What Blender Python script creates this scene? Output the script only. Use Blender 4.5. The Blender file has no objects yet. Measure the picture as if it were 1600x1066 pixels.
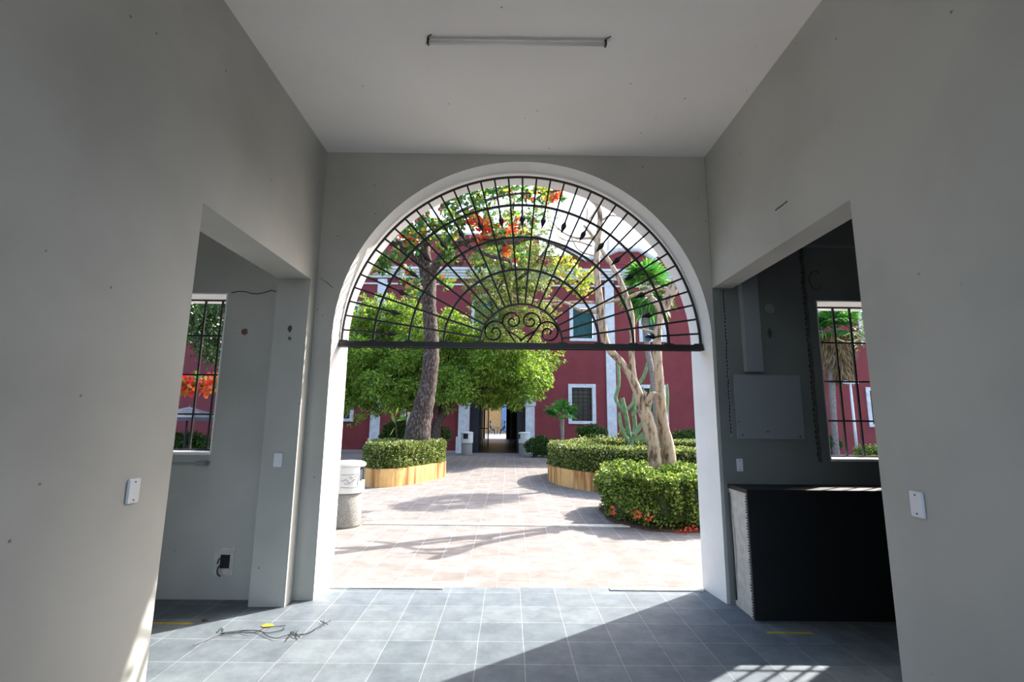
import bpy, math, random
import numpy as np
from mathutils import Vector, Matrix
from math import sin, cos, pi, radians, sqrt, atan2

sc = bpy.context.scene
COL = sc.collection
rnd = random.Random(7)
nr = np.random.RandomState(11)

# ---------------------------------------------------------------- camera, sky, sun, exposure
FPX, CH = 750.0, 1.55
_p, _y, _r = radians(9.24), radians(0.3), radians(0.6)
FW = Vector((sin(_y)*cos(_p), cos(_y)*cos(_p), sin(_p)))
RT0 = Vector((cos(_y), -sin(_y), 0)); UP0 = RT0.cross(FW)
RT = RT0*cos(_r)+UP0*sin(_r); UP = UP0*cos(_r)-RT0*sin(_r)
cam = bpy.data.cameras.new('camera'); co = bpy.data.objects.new('camera', cam); COL.objects.link(co)
cam.sensor_width = 36; cam.lens = FPX/1600*36; cam.clip_start = 0.02; cam.clip_end = 400
co.matrix_world = Matrix(((RT.x, UP.x, -FW.x, 0), (RT.y, UP.y, -FW.y, 0), (RT.z, UP.z, -FW.z, CH), (0, 0, 0, 1)))
sc.camera = co

SUN_AZ, SUN_T = radians(36.5), 0.87          # heading of the sun from +X towards +Y, tangent of its height
sd = Vector((cos(SUN_AZ), sin(SUN_AZ), SUN_T)).normalized()
sun = bpy.data.lights.new('sun', 'SUN'); so = bpy.data.objects.new('sun', sun); COL.objects.link(so)
sun.energy = 5.5; sun.angle = radians(0.53); sun.color = (1.0, 0.955, 0.89)
so.rotation_euler = sd.to_track_quat('Z', 'Y').to_euler(); so.location = sd*30

w = bpy.data.worlds.new('sky'); sc.world = w; w.use_nodes = True
nt = w.node_tree; nt.nodes.clear()
sky = nt.nodes.new('ShaderNodeTexSky'); sky.sky_type = 'NISHITA'; sky.sun_disc = False
sky.sun_elevation = math.atan(SUN_T); sky.sun_rotation = radians(90)-SUN_AZ
sky.air_density = 1.0; sky.dust_density = 3.0; sky.ozone_density = 1.0
bg = nt.nodes.new('ShaderNodeBackground'); bg.inputs['Strength'].default_value = 0.30
out = nt.nodes.new('ShaderNodeOutputWorld')
nt.links.new(sky.outputs[0], bg.inputs[0]); nt.links.new(bg.outputs[0], out.inputs[0])

sc.view_settings.view_transform = 'Standard'; sc.view_settings.look = 'None'
sc.view_settings.gamma = 1; sc.view_settings.use_curve_mapping = False
sc.view_settings.exposure = 1.2

# ---------------------------------------------------------------- helpers
def at(x, y, Y):                       # point seen at pixel x, y on the plane Y
    d = FW*FPX + RT*(x-800) - UP*(y-533); t = Y/d.y
    return Vector((0, 0, CH))+d*t
def gp(x, y, z=0.0):                   # point seen at pixel x, y on the level z
    d = FW*FPX + RT*(x-800) - UP*(y-533); t = (z-CH)/d.z
    return Vector((0, 0, CH))+d*t
def pxm(Y): return Y/FPX               # metres per pixel at distance Y

def srgb(h):
    h = h.lstrip('#'); c = [int(h[i:i+2], 16)/255 for i in (0, 2, 4)]
    return tuple((v/12.92 if v <= .04045 else ((v+.055)/1.055)**2.4) for v in c)+(1,)

def mat(name, c1, c2=None, scale=6, rough=.8, bump=0, bscale=None, metal=0, detail=6, lo=.35, hi=.65, spec=None, stretch=None):
    m = bpy.data.materials.new(name); m.use_nodes = True; n = m.node_tree; b = n.nodes['Principled BSDF']
    b.inputs['Roughness'].default_value = rough; b.inputs['Metallic'].default_value = metal
    if spec is not None: b.inputs['Specular IOR Level'].default_value = spec
    b.inputs['Base Color'].default_value = c1
    tc = n.nodes.new('ShaderNodeTexCoord')
    if stretch:
        mp = n.nodes.new('ShaderNodeMapping'); mp.inputs['Scale'].default_value = (1, 1, stretch); n.links.new(tc.outputs['Object'], mp.inputs['Vector'])
    csrc = mp.outputs[0] if stretch else tc.outputs['Object']
    if c2:
        t = n.nodes.new('ShaderNodeTexNoise'); t.inputs['Scale'].default_value = scale; t.inputs['Detail'].default_value = detail
        n.links.new(csrc, t.inputs['Vector'])
        r = n.nodes.new('ShaderNodeValToRGB'); r.color_ramp.elements[0].position = lo; r.color_ramp.elements[1].position = hi
        r.color_ramp.elements[0].color = c1; r.color_ramp.elements[1].color = c2
        n.links.new(t.outputs['Fac'], r.inputs['Fac']); n.links.new(r.outputs['Color'], b.inputs['Base Color'])
    if bump:
        t2 = n.nodes.new('ShaderNodeTexNoise'); t2.inputs['Scale'].default_value = bscale or scale*4; t2.inputs['Detail'].default_value = 8
        n.links.new(csrc, t2.inputs['Vector'])
        bp = n.nodes.new('ShaderNodeBump'); bp.inputs['Strength'].default_value = bump; bp.inputs['Distance'].default_value = .02
        n.links.new(t2.outputs['Fac'], bp.inputs['Height']); n.links.new(bp.outputs['Normal'], b.inputs['Normal'])
    return m

def plaster(name, base, dark, speck=True, bump=.25, stain=None):
    """painted plaster: cloudy tone, small pits and blotches"""
    m = mat(name, dark, base, 1.1, .62, bump, 1.7, detail=8, lo=.25, hi=.6)
    n = m.node_tree; b = n.nodes['Principled BSDF']
    src = b.inputs['Base Color'].links[0].from_socket
    tc = next(x for x in n.nodes if x.type == 'TEX_COORD')
    if speck:
        v = n.nodes.new('ShaderNodeTexVoronoi'); v.inputs['Scale'].default_value = 5.5; n.links.new(tc.outputs['Object'], v.inputs['Vector'])
        r = n.nodes.new('ShaderNodeValToRGB'); r.color_ramp.elements[0].position = .03; r.color_ramp.elements[1].position = .05
        r.color_ramp.elements[0].color = (.18, .17, .16, 1); r.color_ramp.elements[1].color = (1, 1, 1, 1)
        n.links.new(v.outputs['Distance'], r.inputs['Fac'])
        mx = n.nodes.new('ShaderNodeMixRGB'); mx.blend_type = 'MULTIPLY'; mx.inputs['Fac'].default_value = .75
        n.links.new(src, mx.inputs[1]); n.links.new(r.outputs['Color'], mx.inputs[2]); src = mx.outputs[0]
    n.links.new(src, b.inputs['Base Color'])
    return m

def tiles(name, ca, cb, grout, bw, rh, mortar, offset, org=(0, 0), rough=.4, rot=0, cc=None, nscale=3.0, squash=1, sparse=False, bump=.3, spec=.5):
    SPEC = spec
    m = bpy.data.materials.new(name); m.use_nodes = True; n = m.node_tree; b = n.nodes['Principled BSDF']
    tc = n.nodes.new('ShaderNodeTexCoord'); mp = n.nodes.new('ShaderNodeMapping')
    mp.inputs['Location'].default_value = (-org[0], -org[1], 0); mp.vector_type = 'POINT'
    n.links.new(tc.outputs['Object'], mp.inputs['Vector'])
    mp2 = n.nodes.new('ShaderNodeMapping'); mp2.inputs['Rotation'].default_value = (0, 0, rot)
    n.links.new(mp.outputs[0], mp2.inputs['Vector'])
    nd = n.nodes.new('ShaderNodeTexNoise'); nd.inputs['Scale'].default_value = 2.5
    n.links.new(tc.outputs['Object'], nd.inputs['Vector'])
    vm = n.nodes.new('ShaderNodeVectorMath'); vm.operation = 'MULTIPLY_ADD'
    vm.inputs[1].default_value = (.012,)*3
    n.links.new(nd.outputs['Color'], vm.inputs[0]); n.links.new(mp2.outputs[0], vm.inputs[2])
    br = n.nodes.new('ShaderNodeTexBrick'); br.offset = offset; br.squash = squash
    br.inputs['Scale'].default_value = 1; br.inputs['Brick Width'].default_value = bw; br.inputs['Row Height'].default_value = rh
    br.inputs['Mortar Size'].default_value = mortar; br.inputs['Mortar Smooth'].default_value = .3
    br.inputs['Color1'].default_value = ca; br.inputs['Color2'].default_value = cb; br.inputs['Mortar'].default_value = grout
    n.links.new(vm.outputs[0], br.inputs['Vector'])
    t = n.nodes.new('ShaderNodeTexNoise'); t.inputs['Scale'].default_value = nscale; t.inputs['Detail'].default_value = 12; t.inputs['Roughness'].default_value = .7
    n.links.new(tc.outputs['Object'], t.inputs['Vector'])
    r = n.nodes.new('ShaderNodeValToRGB'); r.color_ramp.elements[0].position = .35; r.color_ramp.elements[1].position = .7
    r.color_ramp.elements[0].color = (.74, .74, .74, 1); r.color_ramp.elements[1].color = cc or (1.15, 1.15, 1.15, 1)
    n.links.new(t.outputs['Fac'], r.inputs['Fac'])
    mx = n.nodes.new('ShaderNodeMixRGB'); mx.blend_type = 'MULTIPLY'; mx.inputs['Fac'].default_value = 1
    n.links.new(br.outputs['Color'], mx.inputs[1]); n.links.new(r.outputs['Color'], mx.inputs[2])
    n.links.new(mx.outputs[0], b.inputs['Base Color']); b.inputs['Roughness'].default_value = rough; b.inputs['Specular IOR Level'].default_value = SPEC
    ad = n.nodes.new('ShaderNodeMath'); ad.operation = 'MULTIPLY_ADD'; ad.inputs[1].default_value = -1.0
    n.links.new(br.outputs['Fac'], ad.inputs[0]); n.links.new(t.outputs['Fac'], ad.inputs[2])
    bp = n.nodes.new('ShaderNodeBump'); bp.inputs['Strength'].default_value = bump; bp.inputs['Distance'].default_value = .01
    n.links.new(ad.outputs[0], bp.inputs['Height']); n.links.new(bp.outputs['Normal'], b.inputs['Normal'])
    return m

def leafmat(name, cols, trans=.45, rough=.5, pos=None):
    """leaf colour picked per leaf, partly lit through"""
    m = bpy.data.materials.new(name); m.use_nodes = True; n = m.node_tree; b = n.nodes['Principled BSDF']
    g = n.nodes.new('ShaderNodeNewGeometry'); r = n.nodes.new('ShaderNodeValToRGB'); r.color_ramp.interpolation = 'LINEAR'
    els = r.color_ramp.elements
    while len(els) < len(cols): els.new(.5)
    for i, c in enumerate(cols):
        els[i].position = pos[i] if pos else i/(len(cols)-1); els[i].color = c
    n.links.new(g.outputs['Random Per Island'], r.inputs['Fac'])
    n.links.new(r.outputs['Color'], b.inputs['Base Color']); b.inputs['Roughness'].default_value = rough
    tr = n.nodes.new('ShaderNodeBsdfTranslucent'); 
    hs = n.nodes.new('ShaderNodeHueSaturation'); hs.inputs['Hue'].default_value = .485; hs.inputs['Saturation'].default_value = 1.05; hs.inputs['Value'].default_value = 1.35
    n.links.new(r.outputs['Color'], hs.inputs['Color']); n.links.new(hs.outputs[0], tr.inputs['Color'])
    mx = n.nodes.new('ShaderNodeMixShader'); mx.inputs[0].default_value = trans
    o = next(x for x in n.nodes if x.type == 'OUTPUT_MATERIAL')
    n.links.new(b.outputs[0], mx.inputs[1]); n.links.new(tr.outputs[0], mx.inputs[2]); n.links.new(mx.outputs[0], o.inputs['Surface'])
    return m

def wl(o):
    v = Vector((0, 0, 0))
    while o: v += o.location; o = o.parent
    return v

def tag(o, label=None, cat=None, group=None, kind=None):
    if label: o['label'] = label
    if cat: o['category'] = cat
    if group: o['group'] = group
    if kind: o['kind'] = kind
    return o

def thing(name, loc, label, cat, group=None):
    o = bpy.data.objects.new(name, None); COL.objects.link(o); o.location = loc; o.empty_display_size = .1
    return tag(o, label, cat, group)

class MB:
    def __init__(s): s.v = []; s.f = []; s.m = []; s.mi = 0
    def add(s, vs, fs):
        k = len(s.v); s.v += [tuple(v) for v in vs]
        for f in fs: s.f.append(tuple(i+k for i in f)); s.m.append(s.mi)
        return s
    def box(s, x0, x1, y0, y1, z0, z1):
        vs = [(x, y, z) for z in (z0, z1) for y in (y0, y1) for x in (x0, x1)]
        return s.add(vs, [(0, 2, 3, 1), (4, 5, 7, 6), (0, 1, 5, 4), (2, 6, 7, 3), (0, 4, 6, 2), (1, 3, 7, 5)])
    def bev(s, x0, x1, y0, y1, z0, z1, b=.01):
        """box with chamfered edges"""
        import bmesh
        bm = bmesh.new(); bmesh.ops.create_cube(bm, size=1)
        for v in bm.verts: v.co = ((x0+x1)/2+v.co.x*(x1-x0), (y0+y1)/2+v.co.y*(y1-y0), (z0+z1)/2+v.co.z*(z1-z0))
        bmesh.ops.bevel(bm, geom=bm.edges[:], offset=b, segments=2, affect='EDGES')
        bm.verts.index_update(); s.add([v.co[:] for v in bm.verts], [tuple(v.index for v in f.verts) for f in bm.faces]); bm.free()
        return s
    def tube(s, path, rad, n=8, cap=True, wob=0, flat=1):
        path = [Vector(p) for p in path]; k = len(path)
        rs = rad if isinstance(rad, (list, tuple)) else [rad]*k
        vs = []; prev = None
        for i, p in enumerate(path):
            t = (path[min(i+1, k-1)]-path[max(i-1, 0)])
            if t.length < 1e-7: t = Vector((0, 0, 1))
            t.normalize()
            if prev is None:
                a = Vector((0, 1, 0)) if abs(t.y) < .9 else Vector((1, 0, 0)); u = (a-t*a.dot(t)).normalized()
            else: u = (prev-t*prev.dot(t)).normalized()
            prev = u; q = t.cross(u)
            for j in range(n):
                an = 2*pi*j/n; rr = rs[i]*(1+(wob*(rnd.random()-.5) if wob else 0))
                vs.append(p+u*cos(an)*rr+q*sin(an)*rr*flat)
        fs = [(i*n+j, i*n+(j+1) % n, (i+1)*n+(j+1) % n, (i+1)*n+j) for i in range(k-1) for j in range(n)]
        if cap: fs += [tuple(range(n-1, -1, -1)), tuple((k-1)*n+j for j in range(n))]
        return s.add(vs, fs)
    def lathe(s, prof, c, n=32, cap=True):
        vs = [(c[0]+r*cos(2*pi*j/n), c[1]+r*sin(2*pi*j/n), c[2]+z) for r, z in prof for j in range(n)]; k = len(prof)
        fs = [(i*n+j, i*n+(j+1) % n, (i+1)*n+(j+1) % n, (i+1)*n+j) for i in range(k-1) for j in range(n)]
        if cap: fs += [tuple(range(n-1, -1, -1)), tuple((k-1)*n+j for j in range(n))]
        return s.add(vs, fs)
    def prism(s, pts, z0, z1):
        n = len(pts); vs = [(p[0], p[1], z0) for p in pts]+[(p[0], p[1], z1) for p in pts]
        return s.add(vs, [(i, (i+1) % n, n+(i+1) % n, n+i) for i in range(n)]+[tuple(range(n-1, -1, -1)), tuple(range(n, 2*n))])
    def yprism(s, pts, y0, y1):        # outline in x, z pushed along y
        n = len(pts); vs = [(p[0], y0, p[1]) for p in pts]+[(p[0], y1, p[1]) for p in pts]
        return s.add(vs, [((i+1) % n, i, n+i, n+(i+1) % n) for i in range(n)]+[tuple(range(n)), tuple(range(2*n-1, n-1, -1))])
    def build(s, name, m, parent=None, smooth=False, loc=None):
        me = bpy.data.meshes.new(name)
        off = wl(parent) if parent else Vector(loc or (0, 0, 0))
        me.from_pydata([(v[0]-off.x, v[1]-off.y, v[2]-off.z) for v in s.v], [], s.f)
        for x in (m if isinstance(m, (list, tuple)) else [m]): me.materials.append(x)
        if any(s.m): me.polygons.foreach_set('material_index', s.m)
        if smooth: me.polygons.foreach_set('use_smooth', [True]*len(me.polygons))
        me.update()
        o = bpy.data.objects.new(name, me); COL.objects.link(o)
        if parent: o.parent = parent
        elif loc is not None: o.location = loc
        return o

def npmesh(name, V, n, m, parent):
    """many loose polygons of n corners each; V is (count*n, 3)"""
    off = wl(parent) if parent else Vector((0, 0, 0))
    V = np.asarray(V, dtype=np.float32)-np.array(off[:], dtype=np.float32); k = len(V)
    me = bpy.data.meshes.new(name); me.vertices.add(k); me.vertices.foreach_set('co', V.ravel())
    me.loops.add(k); me.loops.foreach_set('vertex_index', np.arange(k, dtype=np.int32))
    me.polygons.add(k//n); me.polygons.foreach_set('loop_start', np.arange(0, k, n, dtype=np.int32))
    me.polygons.foreach_set('loop_total', np.full(k//n, n, dtype=np.int32))
    me.materials.append(m); me.update(calc_edges=True)
    o = bpy.data.objects.new(name, me); COL.objects.link(o)
    if parent: o.parent = parent
    return o

def unit(a): return a/np.maximum(np.linalg.norm(a, axis=1, keepdims=True), 1e-6)
def leaves(P, D, L, W, shape='lance'):
    """one flat blade per point P, pointing along D; returns corner array and corners per leaf"""
    P = np.asarray(P); D = unit(np.asarray(D)); N = len(P)
    R = unit(nr.normal(size=(N, 3))); S = unit(np.cross(D, R)); L = np.asarray(L).reshape(-1, 1)*np.ones((N, 1)); W = np.asarray(W).reshape(-1, 1)*np.ones((N, 1))
    if shape == 'lance': prof = [(0, 0), (.45, .5), (1, 0), (.45, -.5)]
    elif shape == 'round': prof = [(0, .06), (.35, .33), (.72, .5), (.97, .22), (.97, -.22), (.72, -.5), (.35, -.33), (0, -.06)]
    elif shape == 'oval': prof = [(0, 0), (.3, .45), (.75, .42), (1, 0), (.75, -.42), (.3, -.45)]
    K = len(prof); V = np.zeros((N, K, 3)); up = np.cross(S, D)
    for i, (a, b) in enumerate(prof):
        V[:, i] = P+D*L*a+S*W*b+up*L*(-.15*a*a)
    return V.reshape(-1, 3), K

def blob_pts(c, r, n, sq=(1, 1, 1), shell=.55):
    d = unit(nr.normal(size=(n, 3))); k = (shell+(1-shell)*nr.rand(n, 1)**.6)
    return np.array(c)+d*k*np.array(sq)*r, d

def tufts(blobs, per, tuft, L, W, droop=.5, shape='lance', spread=.09, sq=(1, 1, .8), shell=.5):
    """sprays of leaves over the outside of a set of round clumps"""
    PP, DD = [], []
    for c, r in blobs:
        n = max(6, int(per*r*r)); p, d = blob_pts(c, r, n, sq, shell)
        p = np.repeat(p, tuft, 0); d = np.repeat(d, tuft, 0)
        p = p+nr.normal(size=p.shape)*spread; d = d*.6+nr.normal(size=p.shape)*.55+np.array([0, 0, -droop])
        PP.append(p); DD.append(d)
    P = np.concatenate(PP); D = np.concatenate(DD)
    s = .7+.6*nr.rand(len(P), 1)
    return leaves(P, D, L*s, W*s, shape)

def clumps(blobs, sub, per, L, W, droop=.4, shape='lance', size=.34, sq=(1, 1, .8), rnd_=.5):
    """bunches of leaves: every clump of the crown carries many small rounded bunches with gaps between them"""
    PP, DD = [], []
    for c, r in blobs:
        n = max(5, int(sub*r*r)); cc, d0 = blob_pts(c, r, n, sq, .6)
        rr = r*size*(.6+.8*nr.rand(n, 1)); k = np.maximum(8, (per*rr[:, 0]**2).astype(int)); idx = np.repeat(np.arange(n), k)
        d = unit(nr.normal(size=(len(idx), 3))+d0[idx]*.5+np.array([0, 0, .35])); p = cc[idx]+d*rr[idx]*(.55+.5*nr.rand(len(idx), 1))*np.array([1, 1, .7])
        PP.append(p); DD.append(d*.8+nr.normal(size=p.shape)*rnd_+np.array([0, 0, -droop]))
    P = np.concatenate(PP); D = np.concatenate(DD); s = .7+.6*nr.rand(len(P), 1)
    return leaves(P, D, L*s, W*s, shape)

def smooth_path(pts, n=6):
    """Catmull-Rom through points; entries may carry a radius as 4th value"""
    P = [tuple(p) for p in pts]; res = []
    for i in range(len(P)-1):
        a, b, c, d = P[max(i-1, 0)], P[i], P[i+1], P[min(i+2, len(P)-1)]
        for k in range(n):
            t = k/n
            res.append(tuple(.5*((2*b[j])+(-a[j]+c[j])*t+(2*a[j]-5*b[j]+4*c[j]-d[j])*t*t+(-a[j]+3*b[j]-3*c[j]+d[j])*t**3) for j in range(len(b))))
    res.append(P[-1]); return res

def limb(mb, pts, n=10, sub=5, wob=.12, jit=0):
    q = smooth_path(pts, sub)
    if jit: q = [(a[0]+rnd.uniform(-jit, jit), a[1]+rnd.uniform(-jit, jit), a[2]+rnd.uniform(-jit, jit), a[3]) for a in q]
    mb.tube([a[:3] for a in q], [max(a[3], .002) for a in q], n, wob=wob)

def pxl(l, Y):
    """pixel path [(x, y, width_px[, Y])] -> [(x,y,z,r)]"""
    o = []
    for e in l:
        yy = e[3] if len(e) > 3 else Y; p = at(e[0], e[1], yy); o.append((p.x, p.y, p.z, e[2]*.5*pxm(yy)))
    return o

# ---------------------------------------------------------------- materials
M = {}
M['wall'] = plaster('grey_plaster', srgb('#b5b5af'), srgb('#a2a29c'))
M['wallroom'] = plaster('room_plaster', srgb('#b1b0a8'), srgb('#9c9a92'))
M['wallright'] = plaster('shaded_room_plaster', srgb('#7b807e'), srgb('#656a69'))  # wall plaster darkened to stand in for the right room's shade
M['ceil'] = plaster('ceiling_paint', srgb('#eeece8'), srgb('#e6e3df'), bump=.06)
M['white'] = mat('white_paint', srgb('#f0f0ee'), srgb('#e8e8e6'), 3, .6, .12, 30)
M['white2'] = mat('weathered_white', srgb('#d8dce0'), srgb('#c3c8ce'), 5, .8, .2, 20)
M['floor'] = tiles('slate_floor', srgb('#626b73'), srgb('#70797f'), srgb('#8f9698'), .3175, .3195, .0032, 0, (-.19, 3.37), .6, spec=.3, cc=(1.25, 1.25, 1.22, 1), nscale=5)
M['paving'] = tiles('stone_paving', srgb('#817a75'), srgb('#8a8581'), srgb('#aca69f'), .30, .323, .006, .37, (4.76, .14), .9, spec=.15, rot=radians(90), nscale=4, bump=.6)
M['strip'] = mat('pale_stone', srgb('#e2ded6'), srgb('#c9c3b8'), 9, .8, .2, 60)
M['iron'] = mat('black_iron', srgb('#0f1012'), srgb('#1a1c1f'), 30, .42, .1, 90, metal=.0)
M['plastic'] = mat('white_plastic', srgb('#dfe2e8'), None, rough=.35)
M['screw'] = mat('dark_screw', srgb('#3a3a3a'), None, rough=.5, metal=.6)
M['red'] = mat('red_wall_paint', srgb('#82373b'), srgb('#783136'), 1.4, .85, .15, 14, detail=9)
M['ochre'] = mat('ochre_plaster', srgb('#d6ab6c'), srgb('#c4935a'), 5, .85, .3, 25)
M['soil'] = mat('soil', srgb('#5a4232'), srgb('#40301f'), 14, .95, .8, 30)
M['bark'] = mat('rough_bark', srgb('#2f221d'), srgb('#766961'), 30, .9, 1.0, 30, lo=.45, hi=.72, stretch=.35)
M['palebark'] = mat('pale_bark', srgb('#5a4636'), srgb('#a8957e'), 16, .85, .9, 30, lo=.36, hi=.52, stretch=.3)
M['darkbark'] = mat('dark_bark', srgb('#3a2f2b'), srgb('#5b4b44'), 14, .9, .8, 30)
M['palmbark'] = mat('palm_bark', srgb('#6d6460'), srgb('#8f8882'), 22, .9, .8, 40)
M['neem'] = leafmat('neem_leaf', [srgb('#35561c'), srgb('#5a8228'), srgb('#84a53e'), srgb('#aec261')], .46)
M['fine'] = leafmat('fine_leaf', [srgb('#3f5524'), srgb('#5f7a34'), srgb('#88994a'), srgb('#aaa959')], .4)
M['almond'] = leafmat('almond_leaf', [srgb('#24502c'), srgb('#3f7034'), srgb('#6f8f38'), srgb('#a3a247'), srgb('#c4623a'), srgb('#b8413a')], .42, .4, pos=[0, .4, .75, .95, .98, 1])
M['almondy'] = leafmat('yellow_almond_leaf', [srgb('#5f8030'), srgb('#839a3c'), srgb('#a8a84a'), srgb('#c07a3c')], .42, .4, pos=[0, .4, .88, 1])
M['almondm'] = leafmat('mixed_almond_leaf', [srgb('#35642c'), srgb('#6f8f34'), srgb('#b9813a'), srgb('#c8502f'), srgb('#c03a30')], .45, .4, pos=[0, .45, .62, .8, 1])
M['almondr'] = leafmat('red_almond_leaf', [srgb('#bd3a34'), srgb('#cf5a38'), srgb('#cf8140'), srgb('#5f7a34')], .45, .4, pos=[0, .4, .75, 1])
M['hedge'] = leafmat('hedge_leaf', [srgb('#2e4a1c'), srgb('#4c6a28'), srgb('#7d9640'), srgb('#b4c070')], .35, .3)
M['hedge2'] = leafmat('clipped_hedge_leaf', [srgb('#36491f'), srgb('#56682c'), srgb('#7d8c46'), srgb('#b4bc80')], .3, .4)  # ramp widened so the palest leaves stand in for highlights
M['glossy'] = leafmat('glossy_dark_leaf', [srgb('#1c3418'), srgb('#2f4f24'), srgb('#4b6b33')], .12, .3)
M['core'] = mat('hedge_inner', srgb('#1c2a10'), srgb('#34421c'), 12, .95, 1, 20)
M['flower'] = leafmat('red_flower', [srgb('#c8321f'), srgb('#e85a30')], .3)
M['bush'] = leafmat('dark_bush_leaf', [srgb('#1f3c17'), srgb('#35591f'), srgb('#4f7428')], .3)
M['palm'] = leafmat('palm_leaf', [srgb('#1e5a2c'), srgb('#3d7f35'), srgb('#6da046')], .4, .4)
M['skirt'] = leafmat('dry_palm_leaf', [srgb('#6f6252'), srgb('#94805f'), srgb('#a58a55')], .25)
M['cactus'] = mat('cactus_skin', srgb('#5d7c55'), srgb('#7d9a6c'), 9, .6, .3, 30)
M['navy'] = mat('dark_blue_door', srgb('#182231'), srgb('#1c2839'), 6, .45)
M['black'] = mat('black_paint', srgb('#0b0d0f'), srgb('#101316'), 6, .6)
M['glass'] = mat('dark_window_glass', srgb('#101418'), None, rough=.15)
M['shutter'] = mat('teal_shutter', srgb('#1f5559'), srgb('#2a686a'), 8, .6)
M['conc'] = mat('pebble_concrete', srgb('#7d7b76'), srgb('#b0aea7'), 140, .85, .8, 120, lo=.42, hi=.6, detail=2)
M['capw'] = mat('white_concrete', srgb('#dfe0de'), srgb('#cfd1d0'), 5, .7, .1, 40)
M['ink'] = mat('faded_ink', srgb('#55575c'), None, rough=.8)
M['yellow'] = mat('yellow_paint', srgb('#c9ac2e'), srgb('#a88f2a'), 20, .7)
M['wire'] = mat('grey_wire', srgb('#2a2c2e'), None, rough=.5)
M['panel'] = plaster('panel_paint', srgb('#8b9194'), srgb('#7f868a'), bump=.05)
M['tube'] = mat('tube_glass', srgb('#d8d8d6'), None, rough=.15)
M['rock'] = mat('rock', srgb('#6a6864'), srgb('#a5a29b'), 7, .9, 1, 12)
M['canvas'] = mat('shaded_grey_canvas', srgb('#3c424d'), srgb('#343a44'), 3, .8)  # grey darkened to carry the shade on the parasol
M['cloth'] = mat('dark_cloth', srgb('#20242c'), srgb('#2c323c'), 9, .9)
M['cloth2'] = mat('blue_cloth', srgb('#2c3f5c'), srgb('#354a69'), 9, .9)
M['skin'] = mat('skin', srgb('#7a5040'), None, rough=.6)
M['blue'] = mat('blue_glaze', srgb('#1c4e78'), None, rough=.6)
M['patch'] = mat('bare_render', srgb('#c9c6bf'), srgb('#b5b1a8'), 14, .9, .5, 40)
M['rust'] = mat('rust_mark', srgb('#7d5a49'), srgb('#5f483e'), 30, .9, .5, 60)
M['grime'] = mat('grime_mark', srgb('#57564f'), srgb('#484741'), 30, .9, .5, 60)

def struct(o): o['kind'] = 'structure'; return o

# ---------------------------------------------------------------- the passage
XL, XR, YA, YB = -1.832, 1.925, 4.42, 4.80       # side walls, inner and outer face of the arch wall
ZC, ZL = 4.15, 2.80                              # ceiling and lintel height
YREAR = -2.3
LWT, RWT = .30, .19                              # thickness of the side walls
YNL, YNR = 2.70, 2.55                            # near jambs of the side openings
WZ0, WZ1 = 1.205, 2.695
WL, WR = (-3.78, -2.66), (2.90, 4.02)

mb = MB(); mb.box(-5.2, 5.2, YREAR, YB-.02, -.12, 0)
struct(mb.build('floor', M['floor']))
mb = MB()
for a, b in ((-1.62, -.585), (.955, 1.815)): mb.box(a, b, YB-.085, YB-.02, 0, .012)
struct(mb.build('trim_1', M['strip']))
mb = MB(); mb.box(-60, 60, YB-.02, 95, -.3, -.004)
struct(mb.build('courtyard_paving', M['paving']))
mb = MB(); mb.box(-60, 60, -60, YREAR, -.3, -.02)
struct(mb.build('rear_paving', M['paving']))
mb = MB(); mb.box(-2.12, 9.0, 7.40, 7.52, -.01, .012)
struct(mb.build('trim_2', M['strip']))

# the arch wall: inner profile slightly wider than the outer one
CX0, R0, ZS0 = .12, 1.775, 2.30
CX1, R1, ZS1 = .105, 1.735, 2.285
NA = 64
def arc(cx, r, zs): return [(cx-r*cos(pi*i/NA), zs+r*sin(pi*i/NA)) for i in range(NA+1)]
A0, A1 = arc(CX0, R0, ZS0), arc(CX1, R1, ZS1)
ZT = 4.7
mb = MB()
def side(xa, xb, wx, jamb0, jamb1, right):
    lo, hi = min(wx), max(wx)
    if not right:
        mb.box(xa, lo, YA, YB, 0, ZT); mb.box(lo, hi, YA, YB, 0, WZ0); mb.box(lo, hi, YA, YB, WZ1, ZT)
        s0, s1 = hi, jamb0
    else:
        mb.box(hi, xb, YA, YB, 0, ZT); mb.box(lo, hi, YA, YB, 0, WZ0); mb.box(lo, hi, YA, YB, WZ1, ZT)
    a = hi if not right else lo
    # block between window and arch, jamb side slightly splayed (no jamb face here)
    vs = [(a, YA, 0), (jamb0, YA, 0), (jamb1, YB, 0), (a, YB, 0), (a, YA, ZT), (jamb0, YA, ZT), (jamb1, YB, ZT), (a, YB, ZT)]
    fs = [(3, 2, 6, 7), (4, 5, 6, 7), (0, 1, 5, 4), (0, 3, 7, 4), (0, 1, 2, 3)]
    mb.add(vs, fs)
side(-5.2, 0, WL, CX0-R0, CX1-R1, False); side(0, 5.2, WR, CX0+R0, CX1+R1, True)
for i in range(NA):
    a, b, c, d = A0[i], A0[i+1], A1[i], A1[i+1]
    mb.add([(a[0], YA, a[1]), (b[0], YA, b[1]), (b[0], YA, ZT), (a[0], YA, ZT)], [(0, 1, 2, 3)])
    mb.add([(c[0], YB, c[1]), (d[0], YB, d[1]), (d[0], YB, ZT), (c[0], YB, ZT)], [(3, 2, 1, 0)])
mb.mi = 1
prof0 = [(CX0-R0, 0)]+A0+[(CX0+R0, 0)]; prof1 = [(CX1-R1, 0)]+A1+[(CX1+R1, 0)]
for i in range(len(prof0)-1):
    a, b, c, d = prof0[i], prof0[i+1], prof1[i], prof1[i+1]
    mb.add([(a[0], YA, a[1]), (b[0], YA, b[1]), (d[0], YB, d[1]), (c[0], YB, c[1])], [(3, 2, 1, 0)])
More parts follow.
